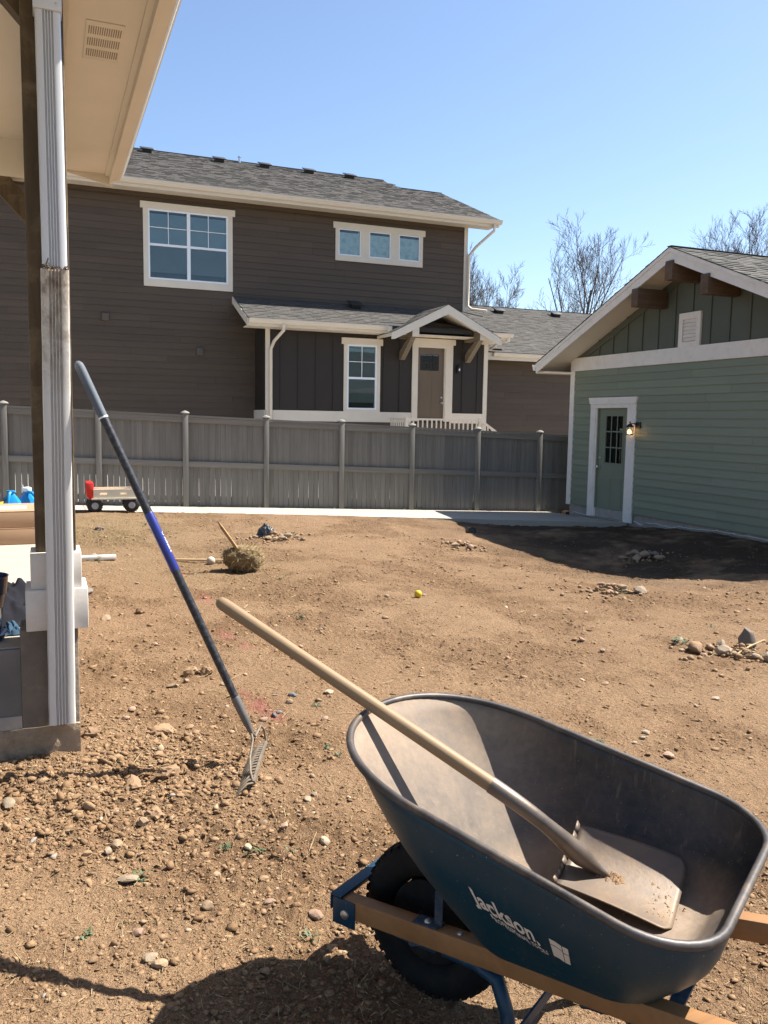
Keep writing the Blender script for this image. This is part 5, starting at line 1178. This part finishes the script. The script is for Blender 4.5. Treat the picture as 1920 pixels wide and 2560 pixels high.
# heaps of raked-up stones
ORD = ['leftmost', 'second from left', 'third from left', 'fourth from left', 'fifth from left', 'sixth from left', 'seventh from left', 'eighth from left', 'ninth from left', 'tenth from left', 'eleventh from left', 'twelfth from left', 'rightmost']
def side(x, y): p = Vector((x, y, 0)); return p.dot(r0) / p.dot(fh)
def heap(pts, cx, cy, group, where, mats, sizes, seed):
    r = random.Random(seed); pts = sorted(pts, key=lambda p: side(*p))
    for i, (x, y) in enumerate(pts):
        d = math.hypot(x - cx, y - cy)
        stone(x, y, r.uniform(*sizes), seed * 50 + i, r.choice(mats), (ORD[i] if i < len(pts) - 1 else 'rightmost') + ' stone ' + where, group=group, lift=max(0, .07 - d * .22) if i % 2 else 0)
    mb_v = []; mb_f = []
    for q in range(90):
        rad = abs(r.gauss(0, .55)); a = r.uniform(0, 6.28); x, y = cx + rad * cos(a) * .55, cy + rad * sin(a) * .45; s_ = r.uniform(.008, .026)
        z = gz(x, y) + ZC + s_ * .4 + max(0, .05 - rad * .12); o = len(mb_v)
        for k in range(12):
            v = ICO_V[k]; mb_v.append((x + v[0] * s_ * r.uniform(.7, 1.3), y + v[1] * s_ * r.uniform(.7, 1.3), z + v[2] * s_ * r.uniform(.5, 1)))
        mb_f += [(a_ + o, b_ + o, c_ + o) for a_, b_, c_ in ICO_F]
    return mb_v, mb_f
bm = bmesh.new(); bmesh.ops.create_icosphere(bm, subdivisions=1, radius=1); ICO_V = np.array([v.co[:] for v in bm.verts]); ICO_F = np.array([[v.index for v in f.verts] for f in bm.faces]); bm.free()
bm = bmesh.new(); bmesh.ops.create_icosphere(bm, subdivisions=2, radius=1); ICO2_V = np.array([v.co[:] for v in bm.verts]); ICO2_F = np.array([[v.index for v in f.verts] for f in bm.faces]); bm.free()
HV = []; HF = []
def add_heap(h):
    o = len(HV); HV.extend(h[0]); HF.extend([(a + o, b + o, c + o) for a, b, c in h[1]])
TP = [m_st_tan, m_st_pale, m_st_pink, m_st_tan]
add_heap(heap([(2.547, 10.692), (2.75, 10.75), (2.671, 10.451), (2.708, 10.359), (2.839, 10.575), (2.9, 10.571), (2.973, 10.43), (3.001, 10.208), (2.631, 10.20), (2.735, 10.19), (2.587, 10.338), (2.45, 10.5), (2.82, 10.3)], 2.72, 10.42, 'stones heaped under the black plastic', 'in the heap under the black plastic', TP, (.032, .062), 3))
add_heap(heap([(5.074, 10.247), (5.274, 10.307), (5.286, 10.216), (5.311, 10.099), (5.061, 10.013), (5.277, 9.979), (5.402, 10.327), (5.17, 10.12), (5.40, 10.08)], 5.22, 10.15, 'stones in the small heap at the shade edge', 'in the small heap left of the garage shadow', TP, (.03, .052), 4))
add_heap(heap([(7.648, 9.65), (7.78, 9.70), (7.731, 9.549), (7.828, 9.49), (7.937, 9.485), (7.937, 9.31), (7.796, 9.236), (7.564, 9.388), (7.483, 9.587), (7.86, 9.4), (7.70, 9.40)], 7.76, 9.45, 'stones heaped inside the garage shadow', 'in the heap inside the garage shadow', [m_st_tan, m_st_dark, m_st_tan], (.035, .075), 5))
add_heap(heap([(4.854, 6.60), (4.93, 6.62), (5.05, 6.68), (5.06, 6.58), (5.114, 6.52), (5.06, 6.458), (4.905, 6.445), (4.83, 6.46), (4.98, 6.5)], 4.96, 6.53, 'stones in the heap beside the pale boulder', 'in the heap beside the pale boulder', TP, (.022, .04), 6))
stone(5.16, 6.32, .058, 401, m_st_pale, 'pale rounded boulder at the right end of the mid-yard stone heap', 'boulder', rot=.4, stretch=1.15, flat=.8, sink=.2)
stone(4.10, 4.42, .056, 411, m_lump, 'brown rounded rock in shade at the left end of the right-edge rock group', 'rock', rot=1.0, flat=.8, sink=.2)
stone(4.225, 4.30, .054, 412, m_st_pale, 'yellowish flat-topped rock, second from the left at the right-edge rock group', 'rock', rot=-.3, flat=.85, sink=.15, stretch=1.2)
pr_ = stone(4.54, 4.40, .082, 413, m_st_dark, 'large dark pointed rock at the right photo edge, biggest of its group', 'rock', rot=.2, flat=1.0, sink=.12, stretch=1.15)
for v_ in pr_.data.vertices:
    k_ = (v_.co.z + .072) / .145; v_.co.x = v_.co.x * (1.15 - .85 * max(0, k_)) - .025 * max(0, k_); v_.co.y *= 1.1 - .75 * max(0, k_); v_.co.z *= 1.1
pr_.rotation_euler = (0, 0, .3)
stone(4.36, 4.46, .032, 414, m_st_pale, 'round cream stone behind the yellowish flat rock', 'rock', rot=.5, flat=.8)
stone(4.37, 4.20, .042, 415, m_st_tan, 'long narrow tan stone pointing towards the dark pointed rock', 'rock', rot=-.25, flat=.45, stretch=2.0)
stone(4.45, 4.11, .055, 416, m_st_pale, 'blocky white-topped stone in front of the dark pointed rock', 'rock', rot=.7, flat=.8)
stone(4.43, 3.99, .045, 417, m_st_pink, 'orange-tan stone at the right photo edge, lowest of the rock group', 'rock', rot=.1, flat=.7)
stone(4.07, 4.31, .022, 418, m_st_pink, 'small pinkish stone in front of the brown rounded rock', 'rock', flat=.8)
add_heap(heap([(4.52, 4.20), (4.33, 4.12), (4.02, 4.47), (4.20, 4.5), (4.5, 4.3)], 4.36, 4.28, 'small stones among the right-edge rocks', 'of the small ones among the right-edge rocks', TP, (.015, .026), 8))
mb = MB(); z = gz(4.4, 4.3) + .07; mb.tube([(4.26, 4.21, z - .045), (4.42, 4.26, z - .02), (4.62, 4.33, z - .012)], [.004, .006, .004], 6); solo(mb, 'dry_twig', m_straw, 'pale dry twig lying across the rocks at the right photo edge', 'twig', smooth=60)

# single stones and clods one can pick out on the near dirt
single = [
 ('flat', .204, 2.626, .030, m_st_pale, 'wide flat pale stone left of the rake shadow, largest in the lower left', .4, 1.5),
 ('p', .155, 2.806, .016, m_st_pale, 'whitish rounded pebble above the wide flat pale stone', .9, 1.1),
 ('p2', .185, 2.835, .020, m_st_tan, 'tan rounded pebble touching the whitish one above the flat stone', .8, 1.1),
 ('b', 1.187, 4.227, .022, m_st_blue, 'blue-grey stone right of the pink paint mark', .6, 1.4),
 ('b2', 1.145, 4.13, .019, m_st_tan, 'tan stone just below the blue-grey one', .7, 1.2),
 ('b3', 1.06, 4.02, .014, m_st_blue, 'small slate-grey pebble between paint mark and blue-grey stone', .6, 1.2),
 ('p3', 1.39, 4.227, .024, m_st_pale, 'cream flat stone beside a weed under the shovel shaft', .5, 1.5),
 ('g', 1.026, 3.987, .014, m_st_blue, 'little grey pebble at the lower tip of the pink paint', .7, 1.2),
 ('w1', .931, 2.997, .013, m_st_pale, 'small white pebble right of the rake head, farther of two', .9, 1.1),
 ('w2', .893, 2.96, .016, m_st_pale, 'oval cream pebble right of the rake head, nearer of two', .6, 1.4),
 ('w3', 1.047, 2.927, .010, m_st_pale, 'tiny white pebble close to the barrow tray front', .8, 1.2),
 ('w4', .859, 2.643, .020, m_st_pale, 'rounded cream pebble left of the barrow nose guard', .8, 1.1),
 ('s5', .41, 2.37, .019, m_st_tan, 'rounded tan pebble alone above the handle shadow', .8, 1.1),
 ('c1', .279, 3.274, .050, m_lump, 'brown clod of earth at the right of the rubble by the pier', .7, 1.3),
 ('c2', .427, 3.344, .047, m_lump, 'dark earth clod lying on the rake handle shadow', .7, 1.4),
 ('c3', .328, 3.001, .040, m_lump, 'cracked earth clod below the rake handle shadow', .7, 1.3),
 ('c4', .281, 2.944, .026, m_st_tan, 'tan angular stone tucked under the cracked earth clod', .7, 1.1),
 ('s7', .706, 2.249, .020, m_st_pink, 'pinkish pebble at the edge of the barrow shadow', .7, 1.3),
 ('c5', .150, 3.90, .040, m_lump, 'earth clod against the right side of the pier', .8, 1.1),
 ('c6', .459, 3.884, .052, m_lump, 'big brown clod at the top of the rubble patch', .6, 1.4),
 ('s8', -.162, 3.273, .026, m_st_pale, 'yellowish flat stone at the left photo edge under the pier', .5, 1.5),
 ('c7', .735, 4.77, .044, m_lump, 'brown clod left of the rake shaft, left one of the pair', .8, 1.3),
 ('c8', .815, 4.74, .048, m_lump, 'lighter brown clod left of the rake shaft, right one of the pair', .8, 1.2),
 ('s9', .599, 4.544, .030, m_st_tan, 'flat tan stone below the pair of brown clods', .5, 1.6),
 ('s10', .684, 4.581, .022, m_st_tan, 'small angular tan stone between clods and rake shaft', .8, 1.1),
 ('r1', 2.58, 2.911, .026, m_st_pink, 'flat pinkish stone on the dirt beyond the far tray rim', .5, 1.6),
 ('r2', 2.609, 3.135, .015, m_st_pale, 'small white stone beyond the far rim, right one', .6, 1.4),
 ('r3', 2.54, 3.10, .011, m_st_pale, 'tiny white stone beyond the far rim, left one', .7, 1.1),
 ('r4', 3.194, 3.419, .016, m_st_tan, 'small tan stone alone at right between rocks and tray', .7, 1.2),
 ('k1', .42, 9.15, .05, m_st_pale, 'cream flat stone beyond the white board near the post', .5, 1.5),
 ('k2', .27, 7.3, .06, m_st_dark, 'dark flat stone right of the white post base block', .5, 1.4),
 ('k3', .62, 6.4, .042, m_lump, 'brown clod midway between base block and rake shaft', .8, 1.2),
 ('k4', .36, 6.2, .035, m_st_tan, 'tan stone right of the lower white base block', .7, 1.2),
 ('k5', .62, 11.6, .06, m_st_dark, 'dark clod near the walk between post and rake', .7, 1.2),
]
for i, (n_, x, y, rad, mt, lb, fl, stt) in enumerate(single): stone(x, y, rad, 700 + i, mt, lb, 'clod' if 'clod' in lb else ('pebble' if 'pebble' in lb else 'stone'), flat=fl, stretch=stt, name='clod' if 'clod' in lb else 'stone', sink=.25, rot=None)
LAND = [('the rake head', .78, 3.28), ('the pier', .10, 3.75), ('the straw bale', 1.8, 8.2), ('the yellow ball', 2.925, 6.462), ('the pale boulder', 5.2, 6.3), ('the dark pointed rock', 4.6, 4.42), ('the small heap at the shade edge', 5.22, 10.15), ('the white board', .35, 8.92),
        ('the barrow nose guard', .75, 2.05), ('the pink paint mark', .99, 4.1), ('the black plastic', 2.62, 10.6), ('the pair of brown clods', .77, 4.75), ('the drain pipe', 6.05, 11.4), ('the rear tray corner', 1.75, 1.6), ('the shovel shaft end', .6, 2.9), ('the wide flat pale stone', .2, 2.63)]
SEEN = set()
def by_landmark(x, y):
    n, lx, ly = min(LAND, key=lambda q: math.hypot(q[1] - x, q[2] - y)); p = Vector((x - lx, y - ly, 0)); a, b = p.dot(r0), p.dot(fh)
    far = 'well ' if p.length > 1.2 else ('just ' if p.length < .5 else '')
    return far + (('right of ' if a > 0 else 'left of ') if abs(a) > abs(b) else ('behind ' if b > 0 else 'in front of ')) + n
for i in range(110):
    d = math.exp(rng.uniform(math.log(2.1), math.log(9.5))); a = R(rng.uniform(-23, 24)) + TH
    x, y = d * sin(a), d * cos(a)
    if x < .3 and y > 3.4 or y > 12 or (abs(x - 1.1) < .75 and abs(y - 1.6) < .75): continue
    mt, cn = [(m_st_tan, 'tan'), (m_st_pale, 'cream'), (m_st_pink, 'pinkish'), (m_lump, 'earth-brown')][i % 4]
    lb = 'small loose %s stone lying %s' % (cn, by_landmark(x, y))
    if lb in SEEN: continue
    SEEN.add(lb); stone(x, y, float(rng.uniform(.008, .017)) * (1 + d * .07), 900 + i, mt, lb, 'stone', 'small stones scattered over the dirt', flat=.6)
stone(.62, 1.93, .006, 1200, m_st_pale, 'tiny pebble on the dirt left of the wheel guard', 'pebble')
# pebbles left in the tray
def in_tray(s, t, rad, seed, mat, label, z=None):
    p = bk(s, t, .352 - s * .098 if z is None else z); me = rock_mesh(rad, seed, 2, .8); me.materials.append(mat); o = bpy.data.objects.new('pebble', me); COL.objects.link(o)
    o.location = (p.x, p.y, p.z + ZC + rad * .6); tag(o, label, 'pebble')
mb = MB(); r = random.Random(77)
for q in range(170):
    if r.random() < .6: i_ = r.uniform(0, NR); k_ = int(i_); c = tray_pt(k_, 1 + r.uniform(-.03, .12))
    else: c = bw(FS + r.uniform(.06, .42), r.uniform(-.18, .18), 0); c.z = B0.z + FZ + (c - bw(FS, 0, 0)).dot(bf) * tan(FP)
    c = c + Vector((0, 0, .0035)); z_ = r.uniform(.0015, .0055); h_ = r.uniform(.5, 1)
    mb.add([tuple(c + Vector(v) * z_ * r.uniform(.6, 1.5)) for v in ([(1, 0, 0), (.4, .9, 0), (-.7, .6, 0), (-.8, -.5, 0), (.3, -.9, 0), (0, 0, h_)])], [(0, 1, 5), (1, 2, 5), (2, 3, 5), (3, 4, 5), (4, 0, 5)])
cr_ = mb.build('soil_crumbs', m_lump, tray); cr_['kind'] = 'stuff'
in_tray(.50, -.12, .013, 61, m_st_blue, 'grey pebble on the tray floor beside the shovel socket')

# rubble and grains: far too many to count
def scatter(N, seed, dmin, dmax, rlo, rhi, dens, IV, IF, name, label, tint_hi=.8, region=None, squash=.55):
    g = np.random.default_rng(seed)
    if region: X = g.normal(region[0], region[2], N); Y = g.normal(region[1], region[3], N)
    else:
        d = np.exp(g.uniform(np.log(dmin), np.log(dmax), N)); a = g.uniform(-.60, .62, N) + TH; X = d * np.sin(a); Y = d * np.cos(a)
    keep = dens(X, Y, g) & (Y < walk_edge(X) - .02) & (X < 9.8) & ~((X < .13) & (Y > 3.70) & (Y < 9)) & (Y > .3)
    X, Y = X[keep], Y[keep]; n = len(X)
    rad = rlo * (1 - g.random(n) * (1 - (rlo / rhi) ** 1.7)) ** (-1 / 1.7) * (1 + .10 * np.hypot(X, Y) if not region else 1)
    Z = ground_z(X, Y) + rad * .08
    k = IV.shape[0]; T = 40; tm = []
    for t in range(T):
        q, _ = np.linalg.qr(g.normal(size=(3, 3)))
        pn_ = g.normal(size=(6, 3)); pn_ /= np.linalg.norm(pn_, axis=1, keepdims=True); pd = g.uniform(.30, .62, 6); dt = np.clip(IV @ pn_.T, 1e-3, None)
        v = IV * np.clip((pd / dt).min(1), .3, 1.15)[:, None] * np.clip(1 + .06 * g.normal(size=(k, 1)), .8, 1.2) * 1.45
        v = (v * g.uniform(.6, 1.5, 3)) @ q.T; v[:, 2] *= squash; tm.append(v)
    tm = np.array(tm); ti = g.integers(0, T, n); yaw = g.uniform(0, 2 * np.pi, n); c, s_ = np.cos(yaw), np.sin(yaw)
    v = tm[ti] * rad[:, None, None]; x = v[..., 0] * c[:, None] - v[..., 1] * s_[:, None]; y = v[..., 0] * s_[:, None] + v[..., 1] * c[:, None]
    verts = np.stack([x + X[:, None], y + Y[:, None], v[..., 2] + Z[:, None] + ZC], -1).reshape(-1, 3)
    faces = (IF[None] + (np.arange(n) * k)[:, None, None]).reshape(-1, 3)
    tint = np.clip(g.beta(2.2, 2.6, n) * tint_hi + (g.random(n) < .10) * g.uniform(.1, .35, n), 0, 1)
    o = np_mesh(name, verts, faces, m_clod, {'tint': np.repeat(tint, k), 'garage_shade': np.repeat(garage_shade_at(X, Y), k)}); return tag(o, label, kind='stuff')
patchy = lambda X, Y, g: (loose(X, Y) * .85 + .16 + rocky(X, Y)) > g.random(len(X)) * .95
scatter(76000, 1, 1.6, 13.5, .0017, .0070, patchy, ICO_V, ICO_F, 'dirt_grains', 'loose dry grains and crumbs of earth over the yard')
scatter(11000, 2, 1.7, 12, .0036, .0125, patchy, ICO_V, ICO_F, 'dirt_clods', 'small clods of earth over the yard')
scatter(12000, 3, 0, 0, .0026, .0130, lambda X, Y, g: rocky(X, Y) > g.random(len(X)) * .55, ICO2_V, ICO2_F, 'rubble', 'broken rubble and clods in front of the pier', region=(.16, 3.30, .46, .45), squash=.65)
scatter(300, 4, 0, 0, .008, .022, lambda X, Y, g: rocky(X, Y) > g.random(len(X)) * .75 + .2, ICO2_V, ICO2_F, 'coarse_rubble', 'coarse clods between pier and rake', region=(.22, 3.42, .32, .30), squash=.65)
hv = np.array(HV) ; hf_ = np.array(HF)
tag(np_mesh('heap_gravel', hv, hf_, m_clod, {'tint': np.repeat(rng.uniform(.3, .9, len(hv) // 42), 42)}), 'fine gravel and crumbs round the stone heaps', kind='stuff') if len(hv) % 42 == 0 else tag(np_mesh('heap_gravel', hv, hf_, m_clod, {'tint': rng.uniform(.4, .85, len(hv))}), 'fine gravel and crumbs round the stone heaps', kind='stuff')
# straw chips and dead stems
def slivers(N, seed, dmin, dmax, l0, l1, wd, mat, name, label, dens):
    g = np.random.default_rng(seed); d = np.exp(g.uniform(np.log(dmin), np.log(dmax), N)); a = g.uniform(-.6, .62, N) + TH; X = d * np.sin(a); Y = d * np.cos(a)
    keep = dens(X, Y, g) & (Y < walk_edge(X) - .03) & (X < 9.8) & ~((X < .13) & (Y > 3.7) & (Y < 9)) & (Y > .3); X, Y, d = X[keep], Y[keep], d[keep]; n = len(X)
    L = g.uniform(l0, l1, n) * (.75 + .06 * d); W = wd * g.uniform(.6, 1.4, n) * (.7 + .12 * d); q = g.uniform(0, np.pi, n); c, s_ = np.cos(q), np.sin(q)
    Z0 = ground_z(X - c * L / 2, Y - s_ * L / 2) + .003; Z1 = ground_z(X + c * L / 2, Y + s_ * L / 2) + .004 + np.abs(g.normal(0, .006, n)); Z0 = np.maximum(Z0, ground_z(X, Y) - .001)
    def P(sl, sw, zz, up): return np.stack([X + sl * c * L / 2 - sw * s_ * W / 2, Y + sl * s_ * L / 2 + sw * c * W / 2, zz + up + ZC], -1)
    v = np.stack([P(-1, -1, Z0, 0), P(-1, 1, Z0, 0), P(-1, 0, Z0, W * .6), P(1, -1, Z1, 0), P(1, 1, Z1, 0), P(1, 0, Z1, W * .6)], 1).reshape(-1, 3)
    f = np.array([[0, 1, 4], [0, 4, 3], [1, 2, 5], [1, 5, 4], [2, 0, 3], [2, 3, 5]]); F = (f[None] + (np.arange(n) * 6)[:, None, None]).reshape(-1, 3)
    return tag(np_mesh(name, v, F, mat), label, kind='stuff')
slivers(7000, 5, 1.8, 13.5, .008, .028, .0022, m_straw, 'straw_chips', 'pale straw chips scattered over the dirt', lambda X, Y, g: (perlin(X * .9, Y * .9, 50) + .75) > g.random(len(X)) * 1.2)
slivers(260, 6, 1.9, 9, .04, .11, .0028, m_straw, 'dead_stems', 'dry stems lying on the dirt', lambda X, Y, g: g.random(len(X)) < 1)
# weeds
def weed(x, y, s_, seed, label, group=None):
    r = random.Random(seed); mb = MB(); z = gz(x, y)
    for k in range(r.randint(9, 16)):
        a = r.uniform(0, 6.28); l = s_ * r.uniform(.5, 1.1); e = r.uniform(.15, 1.0); px, py = x + r.gauss(0, s_ * .35), y + r.gauss(0, s_ * .35); wd = s_ * r.uniform(.08, .16)
        d = Vector((cos(a), sin(a), 0)); sd = Vector((-sin(a), cos(a), 0)); b = Vector((px, py, z)); m1 = b + d * l * .5 + Vector((0, 0, l * e * .6)); t = b + d * l + Vector((0, 0, l * e * .55))
        mb.add([b - sd * wd * .4, b + sd * wd * .4, m1 + sd * wd, m1 - sd * wd, t], [(0, 1, 2, 3), (3, 2, 4)])
    return solo(mb, 'weed', m_weed, label, 'weed', group)
W_ = [(1.217, 4.262), (1.271, 4.072), (1.134, 3.448), (1.147, 3.347), (.526, 2.725), (.626, 2.678), (.734, 2.614), (.072, 2.346), (.24, 2.627), (3.562, 3.526), (.657, 2.148), (2.395, 3.172), (1.508, 5.7), (1.511, 5.826), (4.713, 4.925), (3.064, 9.232), (1.276, 3.084), (1.2, 11.9), (2.1, 7.75), (2.0, 7.6), (1.75, 6.0)]
for i, (x, y) in enumerate(W_):
    lb = 'tiny green weed sprouting from the dirt ' + by_landmark(x, y)
    if lb in SEEN: lb = lb.replace('tiny green weed', 'second tiny weed')
    if lb in SEEN: continue
    SEEN.add(lb); weed(x, y, .022 + .004 * y ** .5 * (i % 3), 60 + i, lb, 'tiny weeds in the dirt yard')
weed(.41, 8.86, .10, 90, 'bright green weed in front of the short white board')
weed(4.13, 4.60, .08, 91, 'leafy dark weed behind the rocks at the right photo edge')
weed(2.98, 10.75, .10, 92, 'green weed at the right end of the heap under the black plastic')
weed(5.0, 6.42, .06, 93, 'green weed in front of the stone heap by the pale boulder')

# ================================================================== bare trees beyond the houses
m_bark = M('grey_brown_bark', (.10, .082, .070), .9, .25, 4, bump=.4, bs=30); m_twig = M('reddish_bare_twigs', (.085, .062, .052), .9, .2, 4, bump=0)
def tree(x, y, z0, h, spread, seed, label, trunk_frac=.32, lean=0, n1=7, rad=.2, levels=4):
    r = random.Random(seed); t = thing('bare_tree', (x, y, z0), label, 'tree', 'bare trees beyond the houses'); tr = MB(); cr = MB()
    def limb(p, d, L, rd, lvl, mb):
        n = 6 if lvl < 2 else 4; path = [p]; q = p.copy(); dd_ = d.copy()
        for k in range(n):
            dd_ = (dd_ + Vector((r.gauss(0, .07), r.gauss(0, .07), .07 + r.gauss(0, .04)))).normalized(); q = q + dd_ * L / n; path.append(q.copy())
        mb.tube(path, [rd * (1 - .72 * k / n) for k in range(n + 1)], 7 if lvl == 0 else (5 if lvl == 1 else 3), cap=False)
        if lvl >= levels: return
        kids = {0: n1, 1: 8, 2: 6, 3: 5}[lvl]
        for c in range(kids):
            f = (.36 if lvl == 0 else .22) + (.62 if lvl == 0 else .75) * (c + r.random()) / kids; f = min(f, .985); k = f * n; i = int(k); s_ = path[i].lerp(path[min(i + 1, n)], k - i)
            dr = (path[min(i + 1, n)] - path[i]).normalized(); a = r.uniform(0, 6.28) if lvl else 2 * pi * c / kids * 1.62 + r.uniform(-.5, .5)
            sd = dr.cross(Vector((cos(a), sin(a), .2))).normalized(); ang = r.uniform(.42, .85) * spread * (1 if lvl else 1.05 - .45 * f)
            nd = (dr * cos(ang) + sd * sin(ang) + Vector((0, 0, .22))).normalized()
            limb(s_, nd, L * (r.uniform(.42, .64) * (1 - .35 * f) if lvl else r.uniform(.62, .82) * (1.12 - .62 * f)), max(rd * (1 - .72 * f) * .52, .0105), lvl + 1, cr)
    b = Vector((x, y, z0)); limb(b, Vector((lean, 0, 1)).normalized(), h, rad, 0, tr)
    tr.build('trunk', m_bark, t, smooth=60); cr.build('crown', m_twig, t, smooth=60)
tree(31.8, 46, -2.2, 10.6, 1.15, 101, 'tall bare spreading tree just left of the garage gable', n1=10, rad=.24, lean=.03)
tree(28.6, 50, -2.2, 8.3, 1.2, 102, 'lower bare tree with leaning limbs left of the tall spreading tree', n1=8, rad=.15, lean=-.12)
tree(24.7, 50, -2.2, 8.9, 1.1, 103, 'bare tree nearest the corner downspout of the brown house', n1=9, rad=.14)
tree(26.6, 53, -2.2, 9.8, 1.1, 104, 'bare tree second from the brown house corner, taller upright twigs', n1=9, rad=.15)
tree(45.4, 46, -2.2, 12.0, 1.1, 105, 'bare tree above the garage roof at the right photo edge', n1=11, rad=.22)
tree(42.2, 48, -2.2, 10.6, 1.0, 106, 'slender bare tree above the garage roof, left of the edge one', n1=8, rad=.14)
tree(48.5, 49, -2.2, 11.2, 1.1, 107, 'bushy bare tree partly cut by the right photo edge', n1=10, rad=.2)
